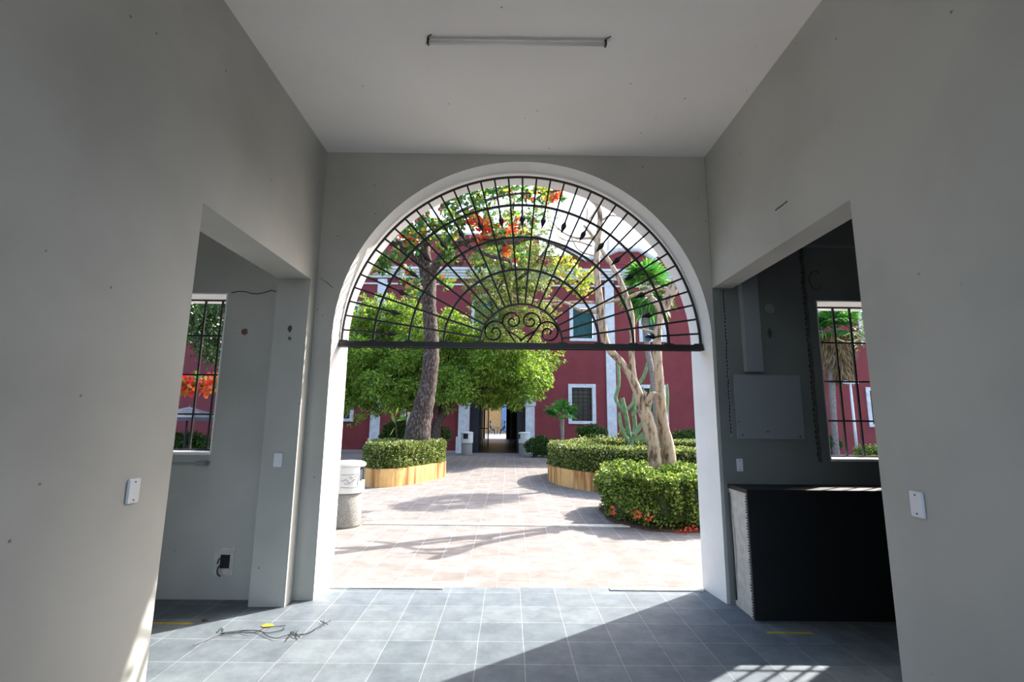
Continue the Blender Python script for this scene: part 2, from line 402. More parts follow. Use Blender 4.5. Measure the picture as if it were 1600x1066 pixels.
struct(mb.build('wall_front', [M['wall'], M['white']]))
# thin sheet over the right-hand room's stretch, room shade put into its colour
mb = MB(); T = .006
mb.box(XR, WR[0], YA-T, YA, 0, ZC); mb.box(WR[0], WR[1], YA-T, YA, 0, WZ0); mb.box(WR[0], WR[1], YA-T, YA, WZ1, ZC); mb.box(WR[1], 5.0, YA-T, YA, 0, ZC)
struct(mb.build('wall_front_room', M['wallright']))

# side walls
mb = MB(); mb.box(XL-LWT, XL, YREAR, YNL, 0, ZC); mb.box(XL-LWT, XL, YNL, YA, ZL, ZC); mb.box(XL-LWT, XL, 4.27, YA, 0, ZL)
struct(mb.build('wall_left', M['wall']))
mb = MB(); mb.box(XR, XR+RWT, YREAR, YNR, 0, ZC); mb.box(XR, XR+RWT, YNR, YA-T, ZL, ZC)
struct(mb.build('wall_right', M['wall']))
mb = MB(); mb.box(-5.2, 5.2, YREAR, YA, ZC, ZC+.3)
struct(mb.build('ceiling', M['ceil']))
mb = MB(); mb.box(-5.2, -4.9, YREAR, YA, 0, ZC); mb.box(-4.9, -3.6, -.2, 0, 0, ZC)
struct(mb.build('wall_left_room', M['wallroom']))
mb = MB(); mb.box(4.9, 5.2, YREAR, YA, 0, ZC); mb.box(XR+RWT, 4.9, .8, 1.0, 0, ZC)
struct(mb.build('wall_right_room', M['wallright']))

# windows: white reveals
for k, (wx, nm) in enumerate(((WL, 'window_1'), (WR, 'window_2'))):
    mb = MB(); t = .012
    mb.box(wx[0], wx[1], YA-.004, YB+.004, WZ1-t, WZ1); mb.box(wx[0], wx[1], YA-.012, YB+.02, WZ0, WZ0+.022)
    mb.box(wx[0], wx[0]+t, YA-.004, YB+.004, WZ0+.022, WZ1-t); mb.box(wx[1]-t, wx[1], YA-.004, YB+.004, WZ0+.022, WZ1-t)
    struct(mb.build(nm, M['white']))
    xs = [(-2.84-.165*i) for i in range(6)] if k == 0 else [(3.05+.165*i) for i in range(6)]
    g = thing('window_grille', ((wx[0]+wx[1])/2, 4.65, WZ0+.02), 'black iron bar grille in the left window with red leaves behind' if k == 0 else 'black iron bar grille in the right window above the dark counter', 'window grille')
    for x in xs:
        MB().box(x-.008, x+.008, 4.642, 4.658, WZ0+.022, WZ1-.012).build('vertical_bar', M['iron'], g)
    for z in (2.675, 2.32, 1.94, 1.565, 1.25 if k < 0 else 1.235):
        MB().box(wx[0]+.012, wx[1]-.012, 4.628, 4.642, z-.008, z+.008).build('horizontal_bar', M['iron'], g)

# ---------------------------------------------------------------- fan grille in the arch
FX, FZ, FY = .115, 2.265, 4.60
g = thing('fanlight_grille', (FX, FY, FZ), 'black wrought iron half round fan grille filling the top of the arch', 'grille')
def xz(r, a): return (FX+r*cos(a), FY, FZ+r*sin(a))
RO = 1.742
MB().box(FX-RO-.02, FX+RO+.02, FY-.03, FY+.03, FZ-.045, FZ+.012).box(FX-RO-.02, FX+RO+.02, FY-.045, FY+.03, FZ-.045, FZ-.030).build('bottom_rail', M['iron'], g)
def arcbar(r, w, d, nm, n=72):
    m_ = MB(); vs = []
    for i in range(n+1):
        a = pi*i/n
        for rr, yy in ((r-w, -d), (r+w, -d), (r+w, d), (r-w, d)):
            p = xz(rr, a); vs.append((p[0], FY+yy, p[2]))
    fs = [(i*4+j, i*4+(j+1) % 4, i*4+4+(j+1) % 4, i*4+4+j) for i in range(n) for j in range(4)]+[(3, 2, 1, 0), tuple(n*4+j for j in range(4))]
    m_.add(vs, fs).build(nm, M['iron'], g)
RH = .40
arcbar(RO, .009, .010, 'outer_arc')
for r in (1.435, 1.09, .755): arcbar(r, .009, .013, 'middle_arc')
arcbar(RH, .008, .017, 'hub_arc')
def radial(r0, r1, a, nm, w=.0085):
    m_ = MB(); c, s = cos(a), sin(a); vs = []
    for r in (r0, r1):
        for u, v in ((-w, -w), (w, -w), (w, w), (-w, w)):
            vs.append((FX+r*c-u*s, FY+v, FZ+r*s+u*c))
    return m_.add(vs, [(0, 1, 2, 3), (7, 6, 5, 4)]+[(j, 4+j, 4+(j+1) % 4, (j+1) % 4) for j in range(4)]).build(nm, M['iron'], g)
for k in range(-18, 19):
    a = pi/2+radians(4.77)*k
    if k % 2: radial(RH, RO, a, 'radial_bar')
    else:
        b_ = radial(1.33, RO, a, 'spear_bar'); m_ = MB(); c, s = cos(a), sin(a)
        prof = [(1.345, .006), (1.325, .011), (1.30, .024), (1.28, .026), (1.20, .001)]
        vs = []
        for r, ww in prof:
            for u, v in ((-ww, 0), (0, -ww*.55), (ww, 0), (0, ww*.55)): vs.append((FX+r*c-u*s, FY+v, FZ+r*s+u*c))
        fs = [(i*4+j, i*4+(j+1) % 4, i*4+4+(j+1) % 4, i*4+4+j) for i in range(len(prof)-1) for j in range(4)]+[(3, 2, 1, 0)]
        m_.add(vs, fs).build('spear_tip', M['iron'], b_)
# scrolls, traced in pixels of the fan's own plane
def scroll(pts, nm='scroll'):
    for sgn in (1, -1):
        P = [(FX+sgn*x, FY, FZ+z) for x, z in pts]; q = smooth_path(P, 5)
        MB().tube(q, .0095, 6).build(nm, M['iron'], g)
def spiral(cx, cz, r0, r1, a0, a1, n=18):
    return [(cx+(r0+(r1-r0)*i/n)*cos(a0+(a1-a0)*i/n), cz+(r0+(r1-r0)*i/n)*sin(a0+(a1-a0)*i/n)) for i in range(n+1)]
# low outer scroll: from rail beside the centre up to a big curl at the side
scroll([(.055, .02), (.10, .08), (.135, .135), (.165, .18)]+spiral(.262, .118, .118, .012, radians(140), radians(140-560), 26))
# inner heart: from centre up outwards, curling in to the top
scroll([(.0, .035), (.02, .065), (.07, .10), (.13, .135), (.172, .185)]+spiral(.088, .232, .098, .012, radians(-15), radians(-15+540), 26))
for r in (RO-.02, 1.435, 1.09, .755, RH):
    for s in (-1, 1):
        MB().bev(FX+s*r-.045, FX+s*r+.045, FY-.02, FY+.02, FZ+.010, FZ+.026, .006).build('weld_foot', M['iron'], g)

# ---------------------------------------------------------------- fittings inside
g = thing('tube_lamp', (.02, 2.98, ZC), 'bare unlit tube light fixed across the white ceiling', 'lamp')
a, b = gp(669, 66, ZC-.026), gp(946, 69, ZC-.026)
MB().tube([a, b], .014, 12).build('tube', M['tube'], g, True)
for p in (a, b):
    h = MB().bev(p.x-.008, p.x+.008, p.y-.016, p.y+.016, ZC-.042, ZC, .003).build('lamp_holder', M['screw'], g)
    MB().tube([(p.x, p.y-.02, ZC-.004), (p.x+.03, p.y-.045, ZC-.006)], .003, 5).build('loose_wire', M['wire'], h); MB().tube([(p.x, p.y+.02, ZC-.004), (p.x-.025, p.y+.04, ZC-.006)], .003, 5).build('loose_wire', M['wire'], h)

def plate(name, p, w_, h_, axis, sgn, label, switches=0, holes=True):
    g = thing(name, p, label, 'switch plate' if switches else 'cover plate')
    t = .012
    def bx(m_, u0, u1, z0, z1, d0, d1, bv=.003):
        if axis == 'x': lo, hi = sorted((p[0]+sgn*d0, p[0]+sgn*d1)); m_.bev(lo, hi, p[1]+u0, p[1]+u1, p[2]+z0, p[2]+z1, bv)
        else: lo, hi = sorted((p[1]+sgn*d0, p[1]+sgn*d1)); m_.bev(p[0]+u0, p[0]+u1, lo, hi, p[2]+z0, p[2]+z1, bv)
        return m_
    bx(MB(), -w_/2, w_/2, -h_/2, h_/2, 0, t, .004).build('plate', M['plastic'], g)
    if holes:
        for z in (-h_*.36, h_*.36): bx(MB(), -.004, .004, z-.004, z+.004, t, t+.002, .001).build('screw', M['screw'], g)
    for i in range(switches):
        z = (i-(switches-1)/2)*h_*.34; bx(MB(), -w_*.3, w_*.3, z-h_*.1, z+h_*.1, t, t+.006, .002).build('rocker', M['plastic'], g)
plate('cover_plate', (XL, 2.44, 1.185), .075, .118, 'x', 1, 'blank white cover plate on the near left grey wall')
plate('cover_plate', (XR, 2.33, 1.175), .075, .118, 'x', -1, 'blank white cover plate on the near right grey wall')
plate('light_switch', (-1.985, 4.27, 1.18), .072, .115, 'y', -1, 'white double light switch on the grey pier left of the arch', 2, False)
plate('cover_plate', (2.075, YA-T, 1.165), .055, .11, 'y', -1, 'small white cover plate under the square panel right of the arch')

# open junction box with cut wires, left room
g = thing('junction_box', (-2.44, YA, .31), 'open wall socket hole with cut black wires low on the left room wall', 'junction box')
pt = [(-2.44+.085*(1+.08*rnd.uniform(-1, 1))*cx, .31+.115*(1+.08*rnd.uniform(-1, 1))*cz) for cx, cz in ((-1, -1), (-.3, -1.03), (.4, -.97), (1, -1), (1.05, -.3), (.97, .5), (1, 1), (.3, 1.02), (-.4, .98), (-1, 1), (-1.02, .2), (-.96, -.5))]
MB().yprism(pt, YA-.006, YA+.001).build('patch', M['patch'], g)
MB().box(-2.475, -2.395, YA-.010, YA-.005, .255, .365).build('box_opening', M['black'], g)
MB().tube(smooth_path([(-2.45, YA-.01, .30), (-2.47, YA-.04, .27), (-2.465, YA-.05, .225), (-2.44, YA-.045, .20)]), .006, 6).tube(smooth_path([(-2.42, YA-.01, .33), (-2.46, YA-.045, .345), (-2.48, YA-.04, .30)]), .006, 6).build('wire', M['wire'], g)

# pipe under left window
g = thing('wall_pipe', (-3.1, YA-.05, 1.135), 'thin grey pipe rail fixed below the left window sill', 'pipe')
MB().tube([(-3.7, YA-.05, 1.14), (-2.74, YA-.05, 1.135)], .011, 10).build('pipe', M['panel'], g, True)
MB().bev(-2.76, -2.66, YA-.07, YA, 1.115, 1.155, .008).build('bracket', M['panel'], g)
# wall marks of the left room
def blotch(name, x, z, y, r, m_, label, cat, n=14, sq=1.0):
    pts = [(x+r*(.7+.5*rnd.random())*cos(2*pi*i/n), z+r*sq*(.7+.5*rnd.random())*sin(2*pi*i/n)) for i in range(n)]
    return tag(MB().yprism(pts, y-.004, y+.002).build(name, m_), label, cat)
blotch('rust_mark', -2.47, 2.33, YA, .032, M['rust'], 'round rusty fixing mark on the wall beside the left window', 'mark')
blotch('broken_fixing', -1.98, 2.335, 4.27, .02, M['grime'], 'small broken wall fixing high on the grey pier', 'mark', sq=1.6)
blotch('stain', -1.975, 2.245, 4.27, .016, M['rust'], 'small brown stain below the broken fixing on the pier', 'mark')
q = [(-2.63+i*.062, YA-.002, 2.702+.012*sin(i*1.3)+rnd.uniform(-.006, .006)+(.012 if i > 5 else 0)) for i in range(8)]
struct(MB().tube(q, .005, 5).build('trim_3', M['grime']))
q = [(-1.80+i*.024, YA-.001, 2.845-.016*i+rnd.uniform(-.008, .008)) for i in range(6)]
struct(MB().tube(q, .003, 5).build('trim_4', M['grime']))
q = [(XR-.001, 3.28-i*.03, 3.07+rnd.uniform(-.003, .003)) for i in range(6)]
struct(MB().tube(q, .005, 5).build('trim_5', M['grime']))

# right room
g = thing('wall_panel', (2.37, YA-T, 1.39), 'square grey painted metal cover panel on the dark wall right of the arch', 'panel')
MB().bev(2.065, 2.675, YA-T-.022, YA-T, 1.395, 1.975, .004).build('sheet', M['panel'], g)
for x, z in ((2.11, 1.43), (2.63, 1.42), (2.34, 1.46), (2.17, 1.43)): MB().lathe([(.006, 0), (.006, .004)], (0, 0, 0), 8).v
for x, z in ((2.11, 1.43), (2.63, 1.42), (2.34, 1.46)): MB().tube([(x, YA-T-.026, z), (x, YA-T-.020, z)], .007, 8).build('screw', M['screw'], g)
g = tag(MB().bev(2.165, 2.325, YA-T-.07, YA-T, 2.0, ZC, .006).build('wall_duct', M['panel']), 'long upright grey duct running up above the square panel', 'duct')
def scar(name, x0, z0, x1, z1, wd, label):
    g = thing(name, (x1, YA-T, z1), label, 'conduit'); n = 40
    q = [(x0+(x1-x0)*i/n+rnd.uniform(-.004, .004), YA-T-.004, z0+(z1-z0)*i/n) for i in range(n+1)]
    MB().tube(q, wd, 6).build('conduit', M['panel'] if wd < .007 else M['grime'], g)
    m_ = MB()
    for i in range(0, n, 1): x = q[i][0]-wd*1.1; z = q[i][2]; m_.box(x-.003, x+.004, YA-T-.009, YA-T, z, z+.02+.01*rnd.random())
    m_.build('broken_plaster_edge', M['black'], g)['kind'] = 'stuff'
scar('wall_conduit', 2.035, 2.76, 2.02, 1.41, .006, 'thin pale conduit down the dark wall just right of the arch')
scar('wall_conduit', 2.80, 3.2, 2.80, 1.2, .014, 'thick dark conduit scar between the square panel and right window')
g = tag(MB().bev(2.82, 4.9, YA-T-.02, YA-T, 3.215, 3.24, .003).build('wall_batten', M['panel']), 'thin horizontal batten high above the right window', 'batten')
g = tag(MB().tube([(2.445, YA-T-.018, 2.60), (2.445, YA-T, 2.60)], .048, 28).build('round_cover', M['panel']), 'round grey cover plate right of the long upright duct', 'cover plate')
q = [(2.90+.05*cos(t*.5), YA-T-.01, 2.95+.06*sin(t*.5)-.01*t) for t in range(14)]
tag(MB().tube(q, .0035, 5).build('hanging_wire', M['wire']), 'loose curl of wire beside the thick conduit', 'wire')
g = blotch('stain', 2.44, 2.37, YA-T, .022, M['grime'], 'small dark mark below the round grey cover', 'mark', sq=2)

# counter
CZ, CY = 1.0, 4.07
g = thing('service_counter', (3.4, 4.2, 0), 'built-in dark counter under the right window with pale rough end', 'counter')
MB().bev(1.955, 4.89, CY-.012, YA-T-.001, CZ-.035, CZ, .004).build('worktop', M['black'], g)
mb = MB(); mb.box(1.966, 4.89, CY+.005, CY+.03, 0, CZ-.035); mb.build('front_panel', M['black'], g)
mb = MB(); mb.box(1.966, 2.06, CY+.03, YA-T-.001, 0, CZ-.035); e_ = mb.build('end_panel', M['patch'], g)
m_ = MB()
for i in range(44):
    z = .01+i*.0215; m_.box(1.962, 1.968, CY+.004, CY+.036+.014*rnd.random(), z, z+.012)
m_.build('chipped_edge', M['black'], e_)['kind'] = 'stuff'
MB().tube(smooth_path([(1.955, 4.39, .93), (1.95, 4.37, .7), (1.945, 4.35, .5), (1.955, 4.37, .2), (1.96, 4.38, .05)]), .006, 6).build('cable', M['wire'], e_)

# floor marks and litter
def marking(x0, x1, y, label): tag(MB().box(x0, x1, y-.014, y+.014, 0, .0015).build('floor_marking', M['yellow']), label, 'floor marking')
marking(-3.1, -2.37, 3.94, 'yellow line painted on the slate floor at the left room entrance')
marking(1.94, 2.28, 3.86, 'short yellow line on the dark floor before the counter')
g = thing('wire_tangle', (-1.55, 3.78, 0), 'loose tangle of cut wires lying on the sunlit slate floor', 'wire')
def gw(pts, r=.0026, dz=.005):
    q = smooth_path([tuple(gp(x, y, dz+.012*rnd.random())) for x, y in pts], 6); return MB().tube(q, r, 5)
s_ = 1600/380; f_ = lambda l: [(180+x/4.21, 880+y/4.21) for x, y in l]
for l in ([(515, 537), (600, 505), (690, 465), (710, 440), (695, 428), (680, 450), (660, 455)],
          [(690, 465), (760, 462), (860, 445), (940, 445), (1000, 460), (1100, 440), (1110, 425)],
          [(695, 470), (800, 455), (900, 460), (1000, 425), (1120, 412)],
          [(700, 462), (780, 450), (870, 442), (960, 452), (1000, 480), (1060, 495), (1120, 478), (1180, 462)],
          [(1150, 455), (1190, 480), (1240, 470), (1290, 450), (1320, 430), (1370, 400), (1420, 378)],
          [(1160, 450), (1200, 470), (1260, 462), (1310, 440)], [(1185, 440), (1150, 485), (1120, 515)], [(1205, 440), (1190, 470), (1215, 490)],
          [(1350, 380), (1380, 395), (1400, 405)], [(1370, 375), (1375, 400), (1350, 420)], [(1160, 455), (1130, 500)]):
    gw(f_(l)).build('wire', M['wire'], g)
p = gp(418, 979, .0); V, K = leaves([[p.x-.045, p.y, .012]], [[1, .1, 0]], .10, .05, 'oval')
o = MB().add([(p.x-.05, p.y, .004), (p.x-.02, p.y+.028, .01), (p.x+.03, p.y+.022, .007), (p.x+.055, p.y, .004), (p.x+.03, p.y-.022, .009), (p.x-.02, p.y-.026, .006), (p.x, p.y, .001)], [(0, 6, 1), (1, 6, 2), (2, 6, 3), (3, 6, 4), (4, 6, 5), (5, 6, 0)]).build('fallen_leaf', M['yellow'])
tag(o, 'single yellow leaf lying beside the tangle of wires', 'leaf')
p = gp(320, 971, .0)
o = MB().add([(p.x-.03, p.y, .003), (p.x, p.y+.012, .012), (p.x+.03, p.y+.01, .004), (p.x+.01, p.y-.012, .008), (p.x, p.y, .018)], [(0, 4, 1), (1, 4, 2), (2, 4, 3), (3, 4, 0)]).build('fallen_leaf', M['soil'])
tag(o, 'shrivelled brown leaf at the edge of shade by the left room', 'leaf')

# ---------------------------------------------------------------- litter bins
def bin_(p, label, rot=0, s=1.0):
    g = thing('litter_bin', p, label, 'litter bin', None)
    x, y, z = p; r = .225*s
    MB().lathe([(r*.93, 0), (r*.97, .03), (r*.99, .46*s), (r*.9, .48*s)], (x, y, z), 36).build('base', M['conc'], g, True)
    # hood: wall ring with an opening each side, flat domed cap
    m_ = MB(); n = 48; R = r*1.08
    def ring(z0, z1, skip):
        for j in range(n):
            a0, a1 = 2*pi*j/n, 2*pi*(j+1)/n; am = (a0+a1)/2-rot
            if skip and abs((am+pi) % (2*pi)-pi) < .46: continue
            for rr, fl in ((R, 0), (R*.86, 1)):
                vs = [(x+rr*cos(a0), y+rr*sin(a0), z+z0), (x+rr*cos(a1), y+rr*sin(a1), z+z0), (x+rr*cos(a1), y+rr*sin(a1), z+z1), (x+rr*cos(a0), y+rr*sin(a0), z+z1)]
                m_.add(vs, [(0, 1, 2, 3) if not fl else (3, 2, 1, 0)])
            for zz in (z0, z1):
                vs = [(x+rr*cos(a), y+rr*sin(a), z+zz) for rr, a in ((R, a0), (R, a1), (R*.86, a1), (R*.86, a0))]; m_.add(vs, [(0, 1, 2, 3)])
    ring(.48*s, .64*s, False); ring(.64*s, .84*s, True); h_ = m_.build('hood', M['capw'], g)
    MB().lathe([(R*.98, .84*s), (R*1.04, .86*s), (R*1.02, .89*s), (R*.8, .915*s), (R*.3, .925*s)], (x, y, z), 40).build('lid', M['capw'], g, True)
    MB().lathe([(R*.84, .50*s), (R*.84, .80*s)], (x, y, z), 24).build('liner', M['cloth'], g, True)
    return g, R, h_
g, R_, h_ = bin_(Vector((-2.36, 7.32, -.004)), 'white topped pebble concrete litter bin just outside the arch', 0.0)
# scribbled outline map on the hood
def onhood(pts):
    return [(-2.36+(R_+.002)*cos(a), 7.32+(R_+.002)*sin(a), z) for a, z in pts]
def hood(u, v): return (radians(-95+u*62), .55+v*.20)
for l in ([(0, .95), (.3, .93), (.6, .96), (.95, .92), (.97, .6), (.93, .3), (.96, .08), (.6, .03), (.3, .06), (.02, .1)],
          [(0, .6), (.15, .5), (.25, .62), (.35, .55), (.45, .4), (.6, .45), (.7, .6), (.8, .55)], [(.4, .75), (.55, .8), (.6, .7), (.5, .65)], [(.2, .35), (.35, .3), (.5, .33)], [(.7, .8), (.85, .82)]):
    MB().tube(smooth_path(onhood([hood(u, v) for u, v in l]), 4), .0025, 5).build('scribble', M['ink'], h_)
bin_(Vector((-1.80, 21.3, -.004)), 'litter bin at the left white base of the far gateway', radians(-100), 1.08)
bin_(Vector((.70, 21.6, -.004)), 'litter bin at the right side of the far gateway', radians(200), 1.08)

# ---------------------------------------------------------------- the red building across the courtyard
FYB = 22.6
B = thing('courtyard_building', (0, FYB, 0), 'two storey red building with white pilasters and cornice across the courtyard', 'building')
wins = []    # (x0, x1, z0, z1, kind)
low = [(-8.55, -7.2), (-5.0, -3.75), (2.78, 4.07), (6.14, 7.45), (10.0, 11.3), (13.55, 14.85), (16.8, 18.1)]
for a, b in low: wins.append((a, b, 1.36, 3.21, 'grille'))
for a, b in ((2.87, 4.17), (6.2, 7.5), (-8.45, -7.15), (10.0, 11.3), (13.7, 15.0), (16.8, 18.1)): wins.append((a, b, 5.25, 7.07, 'shutter'))
DX0, DX1, DZ, DR = -1.82, .78, 2.35, 1.3     # portal
WX0, WX1, WT = -24.0, 26.0, 9.1
def wallgrid(m_, x0, x1, z0, z1, holes, y0, y1):
    xs = sorted({x0, x1, *[h[0] for h in holes], *[h[1] for h in holes]}); zs = sorted({z0, z1, *[h[2] for h in holes], *[h[3] for h in holes]})
    for i in range(len(xs)-1):
        j = 0
        while j < len(zs)-1:
            xm = (xs[i]+xs[i+1])/2
            free = lambda k: not any(h[0] < xm < h[1] and h[2] < (zs[k]+zs[k+1])/2 < h[3] for h in holes)
            if not free(j): j += 1; continue
            k = j
            while k+1 < len(zs)-1 and free(k+1): k += 1
            m_.box(xs[i], xs[i+1], y0, y1, zs[j], zs[k+1]); j = k+1
ARX = (-1.85, -.55, 5.2, 6.85)    # arched upper window over the gate, top half round
holes = [w_[:4] for w_ in wins]+[(DX0, DX1, 0, DZ+DR), (ARX[0], ARX[1], ARX[2], ARX[3]+.65)]
mb = MB(); wallgrid(mb, WX0, WX1, 0, WT, holes, FYB, FYB+.5)
def archfill(m_, cx, zs, r, ztop, y0, y1, n=20):
    for i in range(n):
        a, b = pi*i/n, pi*(i+1)/n; p, q = (cx-r*cos(a), zs+r*sin(a)), (cx-r*cos(b), zs+r*sin(b))
        vs = [(p[0], y, p[1]) for y in (y0, y1)]+[(q[0], y, q[1]) for y in (y0, y1)]+[(q[0], y, ztop) for y in (y0, y1)]+[(p[0], y, ztop) for y in (y0, y1)]
        m_.add(vs, [(0, 2, 4, 6), (7, 5, 3, 1), (0, 1, 3, 2)])
archfill(mb, (DX0+DX1)/2, DZ, DR, DZ+DR, FYB, FYB+.5); archfill(mb, (ARX[0]+ARX[1])/2, ARX[3], .65, ARX[3]+.65, FYB, FYB+.5)
mb.build('wall', M['red'], B)
for x in (-6.18, 4.80, 8.97, 12.3, 19.6):
    p_ = MB().box(x-.22, x+.22, FYB-.09, FYB, 0, 8.2).box(x-.27, x+.27, FYB-.12, FYB, 0, .62).build('pilaster', M['white2'], B)
c_ = MB()
for y_, z0, z1 in ((.06, 7.93, 8.01), (.14, 8.25, 8.38), (.22, 8.38, 8.5), (.30, 8.5, 8.62), (.38, 8.62, 8.74)): c_.box(WX0, WX1, FYB-y_, FYB, z0, z1)
c_.build('cornice', M['white2'], B)
MB().box(WX0, -5.2, FYB-.02, FYB+.3, 9.1, 10.0).box(-5.2, 1.4, FYB-.02, FYB+.3, 9.1, 10.5).box(1.4, 4.2, FYB-.02, FYB+.3, 9.1, 9.5).box(7.2, WX1, FYB-.02, FYB+.3, 9.1, 9.5).build('parapet', M['red'], B)
MB().box(WX0, -5.2, FYB-.08, FYB+.34, 10.0, 10.1).box(-5.2, 1.4, FYB-.08, FYB+.34, 10.5, 10.6).box(7.2, WX1, FYB-.08, FYB+.34, 9.5, 9.6).build('parapet_cap', M['white2'], B)
pts = [(4.2, 9.1), (7.2, 9.1)]+[(7.2-1.0*i/8*1.6, 9.1+.75*sin(pi/2*min(1, i/8*1.2))) for i in range(1, 9)]+[(5.2, 9.75), (4.6, 9.5)]
MB().yprism(pts, FYB-.02, FYB+.3).build('pediment', M['red'], B)
MB().tube([(7.25, FYB-.05, 9.15), (6.9, FYB-.05, 9.5), (6.3, FYB-.05, 9.85), (5.3, FYB-.05, 9.85), (4.5, FYB-.05, 9.5), (3.6, FYB-.05, 9.35), (2.6, FYB-.05, 10.0)], .13, 8).build('scroll_coping', M['white2'], B)
MB().box(WX0, -2.4, FYB-.35, FYB, 0, .09).box(1.25, WX1, FYB-.35, FYB, 0, .09).build('plinth', M['conc'], B)
for (a, b, z0, z1, k) in wins:
    t = .17
    fr = MB().box(a-t+.17, a+t, FYB-.05, FYB+.06, z0, z1).box(b-t, b, FYB-.05, FYB+.06, z0, z1).box(a+t, b-t, FYB-.05, FYB+.06, z1-t, z1).box(a+t, b-t, FYB-.07, FYB+.06, z0, z0+t*.8).build('window_frame', M['white2'], B)
    if k == 'grille':
        MB().box(a+t, b-t, FYB+.3, FYB+.34, z0, z1).build('window_pane', M['glass'], fr)
        m_ = MB()
        for i in range(8): z = z0+t+(z1-z0-2*t)*(i+.5)/8; m_.box(a+t, b-t, FYB+.08, FYB+.10, z-.012, z+.012)
        for i in range(4): x = a+t+(b-a-2*t)*(i+.5)/4; m_.box(x-.01, x+.01, FYB+.10, FYB+.12, z0+.1, z1-t)
        m_.build('window_bars', M['wire'], fr)
    else:
        m_ = MB(); m_.box(a+t, b-t, FYB+.2, FYB+.24, z0+.1, z1-t)
        for i in range(22): z = z0+.16+(z1-t-z0-.2)*i/22; m_.box(a+t+.03, (a+b)/2-.02, FYB+.17, FYB+.2, z, z+.03).box((a+b)/2+.02, b-t-.03, FYB+.17, FYB+.2, z, z+.03)
        m_.build('louvre_shutter', M['shutter'], fr)
# arched upper window
def archband(m_, cx, zs, r0, r1, y0, y1, n=20):
    for i in range(n):
        a, b = pi*i/n, pi*(i+1)/n
        P = [(cx-r*cos(t), y, zs+r*sin(t)) for y in (y0, y1) for r in (r0, r1) for t in (a, b)]
        m_.add(P, [(0, 1, 3, 2), (6, 7, 5, 4), (0, 4, 5, 1), (2, 3, 7, 6)])
cx = (ARX[0]+ARX[1])/2
fr = MB(); fr.box(ARX[0], ARX[0]+.16, FYB-.05, FYB+.06, ARX[2], ARX[3]).box(ARX[1]-.16, ARX[1], FYB-.05, FYB+.06, ARX[2], ARX[3]); archband(fr, cx, ARX[3], .49, .65, FYB-.05, FYB+.06)
fr = fr.build('window_frame', M['white2'], B)
MB().box(ARX[0]+.1, ARX[1]-.1, FYB+.2, FYB+.24, ARX[2], ARX[3]+.6).build('louvre_shutter', M['shutter'], fr)
W_ = thing('side_wing', (-16, 19, 0), 'added wing in shade-darkened red with a white framed window seen through the left window', 'building')
m_ = MB(); wallgrid(m_, -26, -9.6, 0, 8.2, [(-14.4, -13.2, 1.5, 3.1)], 18.9, FYB-.4); m_.build('wall', mat('shaded_red_paint', srgb('#6e2c33'), srgb('#5f252c'), 1.4, .85, .15, 14), W_)  # wing added with the shade painted in as a deeper red
m_ = MB(); m_.box(-14.4, -14.25, 18.84, 19.0, 1.5, 3.1).box(-13.35, -13.2, 18.84, 19.0, 1.5, 3.1).box(-14.25, -13.35, 18.84, 19.0, 2.95, 3.1).box(-14.25, -13.35, 18.84, 19.0, 1.5, 1.65); fr = m_.build('window_frame', M['white2'], W_)
MB().box(-14.25, -13.35, 19.1, 19.15, 1.65, 2.95).build('window_pane', M['glass'], fr)
# portal
for x0, x1 in ((DX0-.50, DX0), (DX1, DX1+.42)):
    MB().box(x0, x1, FYB-.16, FYB, .72, DZ-.18).box(x0-.08, x1+.04, FYB-.24, FYB, 0, .72).box(x0-.06, x1+.05, FYB-.22, FYB, DZ-.18, DZ).build('portal_column', M['white2'], B)
m_ = MB(); archband(m_, (DX0+DX1)/2, DZ, DR, DR+.36, FYB-.1, FYB); m_.build('portal_arch', M['white2'], B)
MB().box(DX0, DX0+.06, FYB+.4, FYB+1.3, 0, DZ+.9).box(DX0-.2, DX0+.42, FYB+.42, FYB+.48, 0, DZ+.9).build('door_leaf', M['navy'], B)
MB().box(DX1-.06, DX1, FYB+.4, FYB+1.3, 0, DZ+.9).box(DX1-.38, DX1+.2, FYB+.42, FYB+.48, 0, DZ+.9).build('door_leaf', M['navy'], B)
# vaulted way through
PE = 38.0
mb = MB(); mb.box(-2.4, -1.95, FYB+.5, PE, 0, 4); mb.box(.9, 1.35, FYB+.5, PE, 0, 4); mb.box(-2.4, 1.35, FYB+.5, PE, 3.7, 4)
mb.box(-8, -1.83, PE, PE+.4, 0, 6).box(-0.18, 8, PE, PE+.4, 0, 6).box(-1.83, -0.18, PE, PE+.4, 2.7, 6)
mb.build('passage_walls', mat('passage_plaster', srgb('#4a3a38'), srgb('#3a3030'), 3, .8), B)
MB().box(-1.95, .9, FYB, PE+.4, -.004, .01).build('passage_floor', mat('passage_tile', srgb('#3c302c'), srgb('#4a3c36'), 5, .4), B)
GY = 27.0
ig = thing('passage_gate', (-.5, GY, 0), 'black iron gate with arched top inside the far passage', 'gate')
m_ = MB()
for s in (-1, 1): m_.box(-.5+s*.62-.03, -.5+s*.62+.03, GY-.03, GY+.03, 0, 2.6)
m_.tube([(-.5-.62*cos(pi*i/12), GY, 2.45+.3*sin(pi*i/12)) for i in range(13)], .03, 6).box(-1.12, .12, GY-.02, GY+.02, 2.2, 2.25).build('gate_frame', M['iron'], ig)
for s in (-1, 1):
    m_ = MB()
    for i in range(8): m_.box(-.5+s*(.70+i*.11)-.01, -.5+s*(.70+i*.11)+.01, GY-.01, GY+.01, 0, 2.5)
    m_.box(*sorted((-.5+s*.62, -.5+s*1.45)), GY-.015, GY+.015, 1.0, 1.05).build('side_railing', M['iron'], ig)
